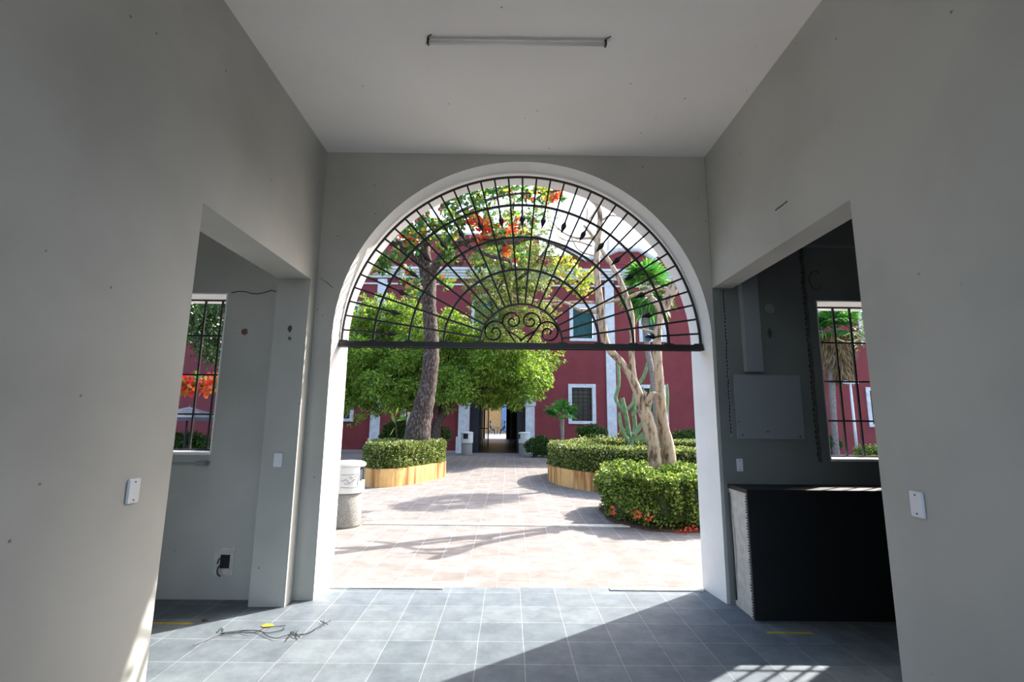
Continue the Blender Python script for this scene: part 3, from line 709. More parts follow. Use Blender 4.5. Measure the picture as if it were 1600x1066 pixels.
# farther courtyard
FB = thing('ochre_building', (0, 58, 0), 'sunlit ochre wall with a blue door seen through the far passage', 'building')
MB().box(-14, 14, 58, 58.5, 0, 9).build('wall', M['ochre'], FB)
p0 = at(785, 655, 58); p1 = at(800, 655, 58)
MB().box(p0.x-.1, p1.x+1, 57.9, 58, 0, 3.4).build('door', mat('pale_blue_door', srgb('#5f7fa8'), srgb('#86a2c4'), 4, .6), FB)
# seated people at a table far off
def person(p, face, cloth, label):
    g = thing('person', p, label, 'person'); x, y, z = p; s = face
    sk = {'pelvis': (0, 0, .48, .15), 'waist': (0, 0, .66, .13), 'chest': (-.02*s, 0, .92, .16), 'neck': (0, 0, 1.08, .055), 'head0': (.02*s, 0, 1.2, .085), 'head1': (.02*s, 0, 1.3, .075),
          'kl': (.42*s, .12, .48, .075), 'al': (.40*s, .12, .08, .05), 'tl': (.52*s, .12, .04, .04), 'kr': (.42*s, -.12, .48, .075), 'ar': (.40*s, -.12, .08, .05), 'tr': (.52*s, -.12, .04, .04),
          'sl': (0, .2, .98, .06), 'el': (.1*s, .24, .74, .045), 'hl': (.34*s, .15, .72, .035), 'sr': (0, -.2, .98, .06), 'er': (.1*s, -.24, .74, .045), 'hr': (.34*s, -.15, .72, .035)}
    ks = list(sk); ed = [('pelvis', 'waist'), ('waist', 'chest'), ('chest', 'neck'), ('neck', 'head0'), ('head0', 'head1'), ('pelvis', 'kl'), ('kl', 'al'), ('al', 'tl'), ('pelvis', 'kr'), ('kr', 'ar'), ('ar', 'tr'), ('chest', 'sl'), ('sl', 'el'), ('el', 'hl'), ('chest', 'sr'), ('sr', 'er'), ('er', 'hr')]
    me = bpy.data.meshes.new('body'); me.from_pydata([sk[k][:3] for k in ks], [(ks.index(a), ks.index(b)) for a, b in ed], []); me.materials.append(cloth)
    o = bpy.data.objects.new('body', me); COL.objects.link(o); o.parent = g
    md = o.modifiers.new('skin', 'SKIN')
    for i, k in enumerate(ks): me.skin_vertices[0].data[i].radius = (sk[k][3],)*2
    me.skin_vertices[0].data[0].use_root = True
    o.modifiers.new('sub', 'SUBSURF').levels = 1
    MB().lathe([(.02, -.05), (.09, 0), (.1, .05), (.07, .11), (.02, .13)], (x+.0*s, y, z+1.25), 12).build('hair', M['cloth'], g, True)
def stool(p, label):
    g = thing('stool', p, label, 'stool', 'stools of the far seated group'); x, y, z = p
    MB().lathe([(.18, .36), (.19, .38), (.18, .40)], (x, y, z), 16).build('seat', M['cloth'], g)
    for i in range(4): a = pi/4+i*pi/2; MB().tube([(x+.1*cos(a), y+.1*sin(a), z+.37), (x+.17*cos(a), y+.17*sin(a), z)], .015, 6).build('leg', M['iron'], g)
pt = gp(777, 679)
for i, (dx, f_c, cl, lb) in enumerate(((-.72, 1, M['cloth2'], 'person in blue seated at the left of the far table'), (.75, -1, M['cloth'], 'person in dark clothes seated at the right of the far table'))):
    q = Vector((pt.x+dx, pt.y, -.004)); person(q, f_c, cl, lb); stool(q, 'small dark stool under the '+('blue clothed left' if i == 0 else 'dark clothed right')+' person at the far table')
g = thing('table', (pt.x, pt.y, -.004), 'small table between two people beyond the far passage', 'table')
MB().lathe([(.34, .66), (.35, .68), (.34, .70)], (pt.x, pt.y, 0), 20).build('tabletop', M['cloth'], g); MB().tube([(pt.x, pt.y, 0), (pt.x, pt.y, .67)], .03, 8).build('leg', M['iron'], g)

# spire far behind
sp = at(951, 402, 46)
S = thing('church_spire', (sp.x, 46, 0), 'slim white spire rising far behind the red building', 'spire')
MB().box(sp.x-.35, sp.x+.35, 45.6, 46.3, 0, sp.z+.3).build('tower', M['white2'], S)
zt = at(951, 369, 46).z
MB().lathe([(.42, 0), (.4, .15), (.22, .5), (.02, zt-sp.z-.3)], (sp.x, 46, sp.z+.3), 8).build('spire_cone', M['white2'], S)

# ---------------------------------------------------------------- planters and hedges
def closed(pts, n=6):
    P = pts; k = len(P); res = []
    for i in range(k):
        a, b, c, d = P[i-1], P[i], P[(i+1) % k], P[(i+2) % k]
        for j in range(n):
            t = j/n; res.append(tuple(.5*((2*b[m])+(-a[m]+c[m])*t+(2*a[m]-5*b[m]+4*c[m]-d[m])*t*t+(-a[m]+3*b[m]-3*c[m]+d[m])*t**3) for m in range(2)))
    return res
def shrink(pts, d):
    n = len(pts); out = []
    A = sum(pts[i][0]*pts[(i+1) % n][1]-pts[(i+1) % n][0]*pts[i][1] for i in range(n)); sg = 1 if A > 0 else -1
    for i in range(n):
        a, c = Vector(pts[i-1]), Vector(pts[(i+1) % n]); t = (c-a).normalized(); out.append((pts[i][0]-t.y*d*sg, pts[i][1]+t.x*d*sg))
    return out
def inside(p, poly):
    x, y = p[:, 0], p[:, 1]; r = np.zeros(len(p), bool); n = len(poly)
    for i in range(n):
        x0, y0 = poly[i]; x1, y1 = poly[(i+1) % n]
        c = ((y0 > y) != (y1 > y)) & (x < (x1-x0)*(y-y0)/(y1-y0+1e-12)+x0); r ^= c
    return r
def hedge(name, outline, z0, z1, label, m_, dens=1500, L=.045, W=.028, inner=None, wav=.04, cat='hedge', base=0.0, shape='oval', z0c=0):
    out = closed(outline, 5); n = len(out); cx = sum(p[0] for p in out)/n; cy = sum(p[1] for p in out)/n
    g = thing(name, (cx, cy, z0), label, cat)
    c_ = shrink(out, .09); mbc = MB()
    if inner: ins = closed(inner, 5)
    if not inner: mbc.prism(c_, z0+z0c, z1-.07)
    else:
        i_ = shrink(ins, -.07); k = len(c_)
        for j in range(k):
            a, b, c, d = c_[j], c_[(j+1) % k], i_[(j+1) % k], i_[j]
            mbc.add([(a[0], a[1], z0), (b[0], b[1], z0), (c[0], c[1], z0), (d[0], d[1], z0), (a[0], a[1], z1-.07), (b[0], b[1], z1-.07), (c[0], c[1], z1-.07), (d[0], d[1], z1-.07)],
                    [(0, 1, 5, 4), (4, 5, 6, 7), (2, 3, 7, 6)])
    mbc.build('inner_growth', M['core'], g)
    if z0c:
        st = MB()
        for i in range(0, n, 1):
            for k_ in range(2):
                a = Vector(c_[i])*rnd.uniform(.93, 1)+Vector((cx, cy))*0; a = Vector((cx, cy))+(Vector(c_[i])-Vector((cx, cy)))*rnd.uniform(.8, .97); st.tube([(a.x, a.y, z0), (a.x+rnd.uniform(-.05, .05), a.y+rnd.uniform(-.05, .05), z0+z0c+.05)], .008, 5)
        st.build('stems', M['darkbark'], g)
    PP, DD = [], []
    for ring, sg in ((out, 1),)+(((ins, -1),) if inner else ()):
        A = np.array(ring); Bn = np.roll(A, -1, 0); E_ = Bn-A; ln = np.linalg.norm(E_, axis=1); tot = ln.sum(); N = int(tot*(z1-z0)*dens)
        idx = nr.choice(len(A), N, p=ln/tot); t = nr.rand(N, 1); xy = A[idx]+E_[idx]*t
        ar = sum(ring[i][0]*ring[(i+1) % len(ring)][1]-ring[(i+1) % len(ring)][0]*ring[i][1] for i in range(len(ring))); s2 = (1 if ar > 0 else -1)*sg
        nn = np.stack([E_[idx, 1], -E_[idx, 0]], 1)/ln[idx, None]*s2
        z = z0+base+(z1-z0-base)*nr.rand(N)**(.75 if z0c else 1)
        bul = wav*(np.sin(xy[:, 0]*9+z*11)+np.sin(xy[:, 1]*8-z*7+1)+.8*np.sin(xy[:, 0]*23+xy[:, 1]*19))*.5
        dep = -.10*nr.rand(N)**1.5+bul-.05*((z-z0)/(z1-z0) > .9)-(.12*np.clip(1-(z-z0)/.3, 0, 1) if z0c else 0)
        xy = xy+nn*dep[:, None]
        PP.append(np.column_stack([xy, z])); DD.append(np.column_stack([nn, .3+0*z])+nr.normal(size=(N, 3))*.7)
    A = np.array(out); lo, hi = A.min(0), A.max(0); ar = (hi-lo).prod(); N = int(ar*dens)
    p = lo+(hi-lo)*nr.rand(N, 2); k = inside(p, shrink(out, .02))
    if inner: k &= ~inside(p, ins)
    p = p[k]; zz = z1-.05*nr.rand(len(p))+wav*.5*(np.sin(p[:, 0]*7)+np.sin(p[:, 1]*6+p[:, 0]*3)+.7*np.sin(p[:, 0]*19-p[:, 1]*17))
    PP.append(np.column_stack([p, zz])); DD.append(np.column_stack([0*zz, 0*zz, .8+0*zz])+nr.normal(size=(len(p), 3))*.7)
    P = np.concatenate(PP); D = np.concatenate(DD); s = .7+.6*nr.rand(len(P), 1)
    V, K = leaves(P, D, L*s, W*s, shape); npmesh('foliage', V, K, m_, g)
    return g

def planter(outline, z, th, label, m_):
    out = closed(outline, 6); n = len(out); ins = shrink(out, th); cx = sum(p[0] for p in out)/n; cy = sum(p[1] for p in out)/n
    g = thing('planter', (cx, cy, 0), label, 'planter')
    mb = MB()
    for j in range(n):
        a, b, c, d = out[j], out[(j+1) % n], ins[(j+1) % n], ins[j]
        mb.add([(a[0], a[1], -.004), (b[0], b[1], -.004), (b[0], b[1], z), (a[0], a[1], z), (c[0], c[1], z), (d[0], d[1], z), (c[0], c[1], 0), (d[0], d[1], 0)], [(0, 1, 2, 3), (3, 2, 4, 5), (5, 4, 6, 7)])
    mb.build('planter_wall', m_, g); MB().prism(ins, 0, z-.06).build('soil', M['soil'], g)

# streaky ochre render of the planters
def streaky():
    m = mat('stained_ochre_render', srgb('#d9ae70'), srgb('#cf9f60'), 4, .85, .3, 25); n = m.node_tree; b = n.nodes['Principled BSDF']
    tc = next(x for x in n.nodes if x.type == 'TEX_COORD'); mp = n.nodes.new('ShaderNodeMapping'); mp.inputs['Scale'].default_value = (5, 5, .45)
    n.links.new(tc.outputs['Object'], mp.inputs[0]); t = n.nodes.new('ShaderNodeTexNoise'); t.inputs['Scale'].default_value = 1.2; t.inputs['Detail'].default_value = 8
    n.links.new(mp.outputs[0], t.inputs['Vector']); r = n.nodes.new('ShaderNodeValToRGB'); r.color_ramp.elements[0].position = .36; r.color_ramp.elements[1].position = .52
    r.color_ramp.elements[0].color = srgb('#93683f'); r.color_ramp.elements[1].color = (1, 1, 1, 1); n.links.new(t.outputs['Fac'], r.inputs['Fac'])
    mx = n.nodes.new('ShaderNodeMixRGB'); mx.blend_type = 'MULTIPLY'; mx.inputs['Fac'].default_value = .85
    src = b.inputs['Base Color'].links[0].from_socket; n.links.new(src, mx.inputs[1]); n.links.new(r.outputs[0], mx.inputs[2]); n.links.new(mx.outputs[0], b.inputs['Base Color'])
    return m
M['plwall'] = streaky()
PLL = [(-3.50, 12.2), (-3.38, 11.55), (-2.95, 11.2), (-2.5, 11.45), (-2.1, 12.2), (-1.76, 13.1), (-1.72, 13.6), (-2.1, 14.1), (-2.8, 14.1), (-3.35, 13.4)]
planter(PLL, .40, .14, 'low curved ochre planter wall on the left round the big dark trunk', M['plwall'])
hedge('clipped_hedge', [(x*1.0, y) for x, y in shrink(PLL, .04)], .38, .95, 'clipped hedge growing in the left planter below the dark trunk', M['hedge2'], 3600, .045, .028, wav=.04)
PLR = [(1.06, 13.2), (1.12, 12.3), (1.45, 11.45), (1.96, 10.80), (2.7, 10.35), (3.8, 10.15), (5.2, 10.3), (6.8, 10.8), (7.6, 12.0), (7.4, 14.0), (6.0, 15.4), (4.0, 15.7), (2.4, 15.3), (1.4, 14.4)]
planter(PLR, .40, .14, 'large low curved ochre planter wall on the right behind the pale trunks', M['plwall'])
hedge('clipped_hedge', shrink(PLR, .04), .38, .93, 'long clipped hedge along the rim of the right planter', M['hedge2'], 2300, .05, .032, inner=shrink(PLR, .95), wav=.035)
NH = [(1.62, 8.25), (1.63, 7.78), (1.86, 7.38), (2.25, 7.12), (2.9, 7.15), (3.7, 7.3), (4.5, 7.7), (4.9, 8.5), (4.5, 9.3), (3.4, 9.5), (2.3, 9.4), (1.7, 9.0)]
h_ = hedge('ixora_hedge', NH, .0, .72, 'loose bright green hedge with small red flowers by the right jamb', M['hedge'], 4600, .042, .028, wav=.11, base=.03, z0c=.14)
PP = [];
for (x, y) in ((957, 798), (1013, 808), (996, 803), (1075, 829), (1083, 826), (1062, 833)):
    c = at(x, y, 7.35 if x < 980 else 7.05 if x < 1020 else 7.0); p, d = blob_pts(c, .035, 16); V, K = leaves(p, d, .035, .025, 'oval'); npmesh('flower', V, K, M['flower'], h_)
# soil bed under the near hedge
tag(MB().prism(closed([(x, y) for x, y in shrink(NH, -.03)], 5), -.004, .02).build('planting_bed', M['soil']), 'bare earth bed under the loose bright green hedge', 'bed')

def bush(name, spots, label, m_, per=2600, L=.07, W=.035, cat='bush', tuft=5, spread=.04):
    c0 = spots[0][0]; g = thing(name, (c0[0], c0[1], 0), label, cat)
    V, K = tufts([(c, r) for c, r in spots], per, tuft, L, W, .1, 'oval', spread); npmesh('foliage', V, K, m_, g)
    st = MB()
    for c, r in spots:
        for i in range(4): st.tube([(c0[0]+rnd.uniform(-.1, .1), c0[1]+rnd.uniform(-.1, .1), 0), (c[0]+rnd.uniform(-.3, .3)*r, c[1]+rnd.uniform(-.3, .3)*r, c[2])], [.02, .008], 5)
    st.build('stems', M['darkbark'], g); return g
def pb(l): return [((lambda p: (p.x, p.y, max(p.z, .1)))(at(x, y, Y)), r*pxm(Y)) for x, y, r, Y in l]
bush('clipped_bush', pb([(835, 697, 14, 20.5), (852, 700, 14, 20.5), (865, 696, 10, 20.5), (845, 690, 10, 20.5)]), 'low dark bush at the red wall right of the far gateway', M['bush'])
bush('clipped_bush', pb([(912, 675, 11, 19.5), (925, 674, 12, 19.5), (938, 676, 10, 19.5), (918, 688, 12, 19.5), (935, 690, 12, 19.5)]), 'rounded dark bush below the lower window right of the gateway', M['bush'])
bush('clipped_bush', pb([(1062, 682, 10, 18.5), (1078, 682, 12, 18.5), (1092, 684, 10, 18.5), (1085, 692, 12, 18.5)]), 'dark bush behind the rock at the right jamb', M['bush'])
bush('bush', pb([(612, 672, 14, 19), (625, 665, 14, 19), (635, 680, 14, 19), (603, 685, 10, 19), (690, 680, 14, 19)]), 'dark bush at the red wall behind the big dark trunk', M['bush'])
bush('clipped_bush', pb([(915, 693, 12, 14.6), (935, 691, 12, 14.6), (955, 693, 12, 14.8), (975, 695, 10, 14.8)]), 'pale green mound of shrub inside the right planter', M['hedge2'], 3000, .05, .03)
bush('bush', pb([(985, 688, 9, 14), (978, 680, 7, 14), (992, 692, 8, 14)]), 'small leafy shrub at the foot of the cactus', M['hedge'], 1500, .07, .05)
# seen through the right window
bush('clipped_bush', pb([(1352, 707, 12, 18), (1365, 706, 12, 18), (1378, 706, 12, 18), (1392, 706, 12, 18), (1345, 712, 8, 18)]), 'yellow green hedge clump seen at the foot of the right window', M['hedge'], 3000, .06, .04)
bush('bush', pb([(1296, 690, 10, 21), (1305, 695, 9, 21)]), 'dark bush behind the palm seen in the right window', M['bush'])
# seen through the left window
bush('bush', pb([(275, 690, 16, 16), (300, 688, 14, 16), (320, 692, 12, 16), (255, 688, 16, 16), (310, 700, 12, 16)]), 'grey green bush seen at the foot of the left window', M['bush'])

# rock
p = gp(1066, 700, .4); p = at(1068, 690, 13.2)
import bmesh
bm = bmesh.new(); bmesh.ops.create_icosphere(bm, subdivisions=4, radius=1)
from mathutils import noise as mn
for v in bm.verts:
    k = 1+.35*mn.noise(v.co*1.7+Vector((4, 2, 1)))+.12*mn.noise(v.co*5); v.co = Vector((v.co.x*.24*k, v.co.y*.22*k, max(v.co.z*.26*k, -.2)))
me = bpy.data.meshes.new('rock'); bm.to_mesh(me); bm.free(); me.materials.append(M['rock'])
o = bpy.data.objects.new('rock', me); COL.objects.link(o); o.location = (p.x, p.y, .52); tag(o, 'grey boulder in the right planter beside the right trunk', 'rock')
# ---------------------------------------------------------------- trees
def tree(name, base, limbs, label, barkm, fol, cat='tree'):
    g = thing(name, base, label, cat); t = MB()
    for l in limbs: limb(t, l)
    t.build('trunk', barkm, g, True)
    for (V, K, m_, nm) in fol: npmesh(nm, V, K, m_, g)
    return g
def pblobs(l, Y, jy=1.0):
    return [((lambda p: (p.x, p.y, p.z))(at(x, y, Y+(o[0] if o else rnd.uniform(-jy, jy)))), r*pxm(Y)) for x, y, r, *o in l]

# the big almond tree in the left planter
YA_ = 13.0
main = pxl([(648, 712, 48), (651, 690, 44), (656, 660, 36), (661, 640, 32), (669, 600, 27), (673, 570, 26), (674, 540, 24), (672, 500, 22), (670, 460, 23), (668, 420, 28)], YA_)
limbs = [main,
  pxl([(669, 430, 18), (664, 395, 18), (662, 370, 15), (655, 335, 12), (640, 300, 8)], YA_),
  pxl([(668, 425, 18), (645, 395, 16), (615, 378, 17), (588, 370, 12), (560, 350, 8)], YA_),
  pxl([(672, 430, 15), (690, 402, 14, 12.4), (712, 384, 11, 12.2), (745, 374, 7, 12), (790, 380, 8, 11.6), (840, 372, 6, 11.2), (890, 395, 5, 11), (915, 410, 3, 11)], YA_),
  pxl([(664, 385, 10), (690, 350, 6, 12.2), (730, 325, 5, 11.8), (790, 305, 4, 11.4), (860, 300, 3, 11), (900, 290, 3, 10.8)], YA_),
  pxl([(704, 388, 9, 12.3), (710, 408, 8, 12.3), (722, 412, 6, 12.3), (728, 398, 4, 12.3)], YA_),
  pxl([(720, 378, 8, 12.1), (765, 400, 6, 11.8), (795, 408, 5, 11.6), (800, 420, 3, 11.6)], YA_)]
gr = [(560, 425, 16), (575, 415, 15), (590, 402, 14), (566, 400, 12), (600, 415, 12), (612, 362, 14), (630, 348, 14), (600, 350, 10), (645, 330, 14), (660, 315, 14), (680, 345, 15), (640, 380, 14), (690, 375, 14), (655, 360, 12), (625, 400, 10),
      (645, 452, 11), (634, 430, 9), (700, 400, 12), (710, 350, 16), (700, 320, 16), (725, 305, 16), (750, 300, 14), (775, 297, 14), (800, 298, 14), (825, 300, 14), (850, 300, 14), (868, 308, 10), (750, 325, 12), (735, 340, 12), (770, 350, 14), (790, 375, 14), (810, 400, 12), (820, 370, 12), (835, 340, 12), (548, 440, 10), (690, 440, 8), (756, 415, 8), (680, 300, 12), (650, 295, 12), (765, 380, 10), (800, 340, 10)]
ye = [(872, 425, 12), (885, 412, 13), (900, 422, 14), (912, 435, 12), (893, 440, 13), (905, 450, 10), (915, 448, 9), (878, 405, 9), (860, 300, 10), (845, 290, 8)]
re_ = [(742, 340, 7), (752, 346, 7), (760, 356, 6), (752, 368, 6), (778, 364, 5), (868, 300, 4), (808, 354, 3), (640, 372, 4), (790, 388, 4)]
def almond_leaves(bl, Y, per, L, W):
    return tufts([(c, r) for c, r in pblobs(bl, Y, .6)], per, 6, L, W, .15, 'round', .07, (1, 1, .9), .2)
f1 = almond_leaves(gr, 11.9, 330, .14, .09); f2 = almond_leaves(ye, 11, 190, .13, .09); f3 = almond_leaves(re_, 11.6, 150, .14, .09)
tree('almond_tree', Vector((main[0][0], main[0][1], .34)), limbs, 'tall tree with dark scaly leaning trunk and big green and red leaves', M['bark'], [(*f1, M['almond'], 'foliage'), (*f2, M['almondy'], 'yellow_foliage'), (*f3, M['almondr'], 'red_foliage')])
q = pxl([(653, 690, 3, 12.2), (651, 660, 2, 12.2)], 12.2)

# fine leaved pale tree behind it
Ym = 16.5
lm = [pxl([(676, 692, 14, 18.2), (690, 640, 11, 18.2), (730, 560, 7, 17.6), (775, 470, 6), (790, 400, 5), (800, 340, 4), (805, 300, 3)], Ym),
      pxl([(778, 460, 6), (830, 420, 5), (860, 380, 3)], Ym), pxl([(770, 480, 6), (750, 420, 4), (745, 380, 3)], Ym), pxl([(782, 450, 5), (820, 450, 4), (850, 450, 3)], Ym)]
bl = [(760, 420, 26), (790, 400, 30), (820, 430, 30), (845, 400, 26), (800, 450, 30), (770, 465, 28), (835, 465, 22), (860, 370, 18), (810, 360, 26), (780, 350, 22), (840, 340, 20), (860, 430, 16), (750, 480, 16), (800, 500, 24), (825, 320, 16), (865, 340, 10), (785, 320, 14), (740, 440, 16), (850, 500, 22), (775, 510, 24), (820, 515, 24), (795, 525, 22), (750, 510, 18), (868, 480, 14), (870, 400, 14), (770, 300, 16), (800, 300, 18), (845, 310, 14)]
f = clumps(pblobs(bl, Ym, 1.0), 95, 1900, .085, .036, .9, 'lance', .3, (1, 1, 1.3))
b0 = lm[0][0]
tree('weeping_tree', Vector((b0[0], b0[1], -.004)), lm, 'tall fine leaved yellow green tree seen through the middle of the fan grille', M['darkbark'], [(*f, M['fine'], 'foliage')])

# two dense bright green trees
def neem(base_px, limbs, bl, label, per=520, Y=17.0):
    f = clumps(pblobs(bl, Y, .8), 62, 1700, .13, .044, .45)
    b = limbs[0][0]; return tree('neem_tree', Vector((b[0], b[1], -.004)), limbs, label, M['darkbark'], [(*f, M['neem'], 'foliage')])
Yn = 17.5
neem(None, [pxl([(648, 700, 16), (645, 650, 13), (630, 600, 10), (600, 550, 6), (590, 510, 3)], Yn), pxl([(640, 630, 9), (600, 600, 6), (560, 590, 3)], Yn), pxl([(638, 610, 8), (655, 560, 5), (650, 500, 3)], Yn)],
     [(535, 540, 26), (530, 600, 24), (538, 500, 20), (552, 560, 34), (590, 545, 38), (630, 560, 40), (560, 600, 34), (605, 600, 36), (590, 625, 24), (645, 605, 30), (560, 510, 30), (600, 500, 32), (640, 505, 34), (545, 625, 22), (620, 635, 20), (665, 540, 26), (600, 470, 18), (570, 480, 18), (632, 478, 16), (540, 585, 26), (650, 640, 16), (575, 645, 14), (550, 655, 10)],
     'dense bright green tree filling the left of the arch behind the dark trunk', Y=Yn)
neem(None, [pxl([(680, 702, 15), (684, 665, 13), (700, 640, 10), (735, 610, 8), (780, 580, 5)], Yn), pxl([(683, 660, 9), (682, 620, 8), (700, 570, 5), (700, 520, 3)], Yn), pxl([(735, 610, 6), (800, 600, 4), (850, 575, 2)], Yn)],
     [(700, 560, 38), (740, 555, 36), (785, 565, 40), (820, 585, 34), (850, 565, 22), (715, 600, 34), (765, 605, 34), (810, 612, 28), (700, 510, 28), (735, 525, 26), (848, 595, 16), (795, 625, 18), (695, 625, 20), (870, 560, 13), (840, 615, 14), (760, 630, 14), (735, 628, 14), (715, 490, 14), (768, 535, 24), (810, 545, 24), (838, 545, 18), (680, 590, 22)],
     'dense bright green tree overhanging the far gateway', Y=Yn)

# pale bare trees rising from the near hedge
Yt = 8.55
TL = [pxl([(1030, 800, 22), (1025, 745, 20), (1021, 700, 19), (1014, 665, 20), (1006, 640, 19), (999, 620, 15), (990, 597, 13), (978, 576, 11), (965, 560, 12), (952, 546, 11), (944, 525, 12), (939, 490, 13), (936, 462, 12), (932, 420, 10), (934, 380, 10), (938, 345, 10), (934, 322, 8), (922, 312, 5)], Yt),
      pxl([(993, 600, 9), (989, 580, 9), (987, 550, 9), (988, 528, 9, 8.7), (985, 484, 9, 8.8), (967, 435, 8, 8.9), (946, 400, 7, 9), (925, 368, 6, 9), (912, 352, 4, 9)], Yt),
      pxl([(1010, 632, 12, 8.5), (1018, 618, 10, 8.42), (1024, 616, 7, 8.38), (1026, 617, 5, 8.37)], Yt), pxl([(1000, 628, 9), (1006, 618, 7), (1009, 612, 5)], Yt),
      pxl([(937, 488, 8), (905, 484, 5), (880, 472, 4, 8.4), (840, 470, 3, 8.3), (800, 462, 1.5, 8.2)], Yt),
      pxl([(940, 474, 5), (900, 472, 4, 8.7), (860, 476, 2, 8.8)], Yt),
      pxl([(925, 372, 5, 9), (900, 372, 4, 9), (878, 362, 2.5, 9), (860, 345, 1.5, 9)], Yt),
      pxl([(936, 350, 4), (950, 338, 3), (965, 338, 2), (985, 345, 1.2)], Yt), pxl([(932, 328, 4), (918, 345, 3), (918, 325, 2)], Yt),
      pxl([(925, 385, 3), (905, 378, 3), (885, 376, 2), (870, 368, 1.5)], Yt), pxl([(930, 400, 3), (905, 392, 2.5), (893, 372, 2)], Yt)]
tree('bare_tree', Vector((TL[0][0][0], TL[0][0][1], .0)), TL, 'pale forked leafless trunk leaning left out of the near right hedge', M['palebark'], [])
TR = [pxl([(1048, 800, 24), (1046, 745, 23), (1043, 700, 20), (1036, 665, 17), (1032, 620, 15), (1030, 590, 14), (1027, 555, 14), (1027, 530, 13), (1030, 500, 13), (1040, 475, 16), (1052, 450, 17), (1060, 425, 10)], Yt+.1),
      pxl([(1034, 488, 12), (1022, 470, 9), (1005, 458, 7, 8.8), (985, 463, 5, 8.9), (960, 470, 4, 9), (930, 478, 2, 9)], Yt+.1),
      pxl([(1046, 462, 8), (1040, 452, 7), (1025, 452, 6), (1008, 456, 5)], Yt+.1), pxl([(1026, 520, 5), (1010, 516, 3), (998, 512, 2)], Yt+.1), pxl([(1020, 470, 3), (1014, 450, 2), (1002, 446, 1.5)], Yt+.1)]
tree('bare_tree', Vector((TR[0][0][0], TR[0][0][1], .0)), TR, 'thick pale bare trunk beside the right jamb rising from the near hedge', M['palebark'], [])
p = at(1013, 528, 8.7)
tag(MB().lathe([(.01, -.07), (.045, -.05), (.058, 0), (.045, .05), (.012, .07)], p, 20).build('blue_ball', M['blue'], None, True), 'small round blue ornament hung among the pale bare branches', 'ornament')

# fan palms
def fan_palm(name, top, trunk_path, R, nfr, label, skirt=0, barkm=None, seed=1, blades=22, droop=.3, el=(-25, 85)):
    r_ = random.Random(seed); b = trunk_path[0]
    g = thing(name, Vector((b[0], b[1], 0)), label, 'palm'); t = MB(); limb(t, trunk_path, 10, 5, .15); t.build('trunk', barkm or M['palmbark'], g, True)
    def fans(n, el0, el1, R, m_, nm, dr):
        V = []; st = MB()
        for i in range(n):
            az = 2*pi*i/n*1.618*2+r_.random(); el = radians(r_.uniform(el0, el1)); d = Vector((cos(az)*cos(el), sin(az)*cos(el), sin(el)))
            up_ = Vector((0, 0, 1)); s_ = d.cross(up_).normalized(); u_ = s_.cross(d); c = Vector(top)+d*R*.45
            st.tube([top, c], [R*.012, R*.008], 4)
            for k in range(blades):
                a = radians(-115+230*k/(blades-1)); bd = (d*cos(a)+s_*sin(a)); L = R*.62*(1-.25*abs(a)/2)*r_.uniform(.85, 1.05)
                w_ = R*.035; nn = bd.cross(u_).normalized(); tip = c+bd*L+Vector((0, 0, -dr*L*r_.uniform(.6, 1.2))); mid = c+bd*L*.55+u_*(.02*(k % 2))
                V += [c, mid+nn*w_, tip, mid-nn*w_]
        npmesh(nm, np.array([v[:] for v in V]), 4, m_, g); st.build('leaf_stalks', m_, g)
    fans(nfr, el[0], el[1], R, M['palm'], 'fronds', droop)
    if skirt:
        N = int(900*skirt); z = nr.rand(N)*skirt; an = nr.rand(N)*2*pi; rr = R*.36*np.clip(1.15-z/skirt*.55, .3, 1.2)*(.75+.3*nr.rand(N))
        P = np.column_stack([top[0]+rr*np.cos(an), top[1]+rr*np.sin(an), top[2]-.05*R-z]); D = np.column_stack([.25*np.cos(an), .25*np.sin(an), -1+0*z])+nr.normal(size=(N, 3))*.12
        V, K = leaves(P, D, .34*R+0*z[:, None], .05*R+0*z[:, None]); npmesh('dry_skirt', V, K, M['skirt'], g)
    return g
Yp = 13.0
tp = pxl([(1030, 700, 9), (1025, 640, 9), (1019, 585, 9), (1012, 548, 9), (1008, 500, 10), (1010, 450, 11)], Yp)
fan_palm('fan_palm', Vector(tp[-1][:3]), tp, 1.0, 34, 'fan palm with green crown behind the pale bare trunks', skirt=0, seed=3, droop=.3, el=(-75, 80))
Yq = 20.8
tp = pxl([(1307, 716, 10), (1303, 660, 9), (1300, 600, 10), (1304, 530, 12), (1306, 515, 12)], Yq)
fan_palm('fan_palm', Vector(tp[-1][:3]), tp, 1.5, 26, 'fan palm with shaggy dry skirt seen through the right window', skirt=2.0, seed=5, droop=.35)
tp = pxl([(880, 715, 5), (879, 690, 5), (878, 668, 7), (878, 655, 8)], 18.5)
fan_palm('fan_palm', Vector(tp[-1][:3]), tp, .95, 11, 'small young palm before the red wall right of the gateway', skirt=.0, seed=8, droop=.35)
# twiggy branches in the right window
Yw = 15.0
tw = [pxl([(1400, 560, 10), (1375, 545, 6), (1350, 530, 4), (1325, 535, 2), (1305, 528, 1.5)], Yw), pxl([(1372, 543, 4), (1350, 515, 3), (1330, 512, 1.5)], Yw), pxl([(1350, 530, 3), (1335, 520, 2), (1318, 525, 1.5)], Yw), pxl([(1400, 752, 16), (1402, 640, 14), (1400, 560, 10), (1402, 500, 6)], Yw)]
f = tufts(pblobs([(1345, 520, 14), (1360, 500, 14), (1375, 510, 14), (1335, 532, 9), (1380, 535, 12), (1355, 538, 10), (1390, 500, 20)], Yw, .5), 160, 4, .09, .04, .3, 'oval', .08)
tree('twiggy_tree', Vector((tw[3][0][0], tw[3][0][1], 0)), tw, 'thin branching tree reaching into the right window view', M['palebark'], [(*f, M['hedge2'], 'foliage')])

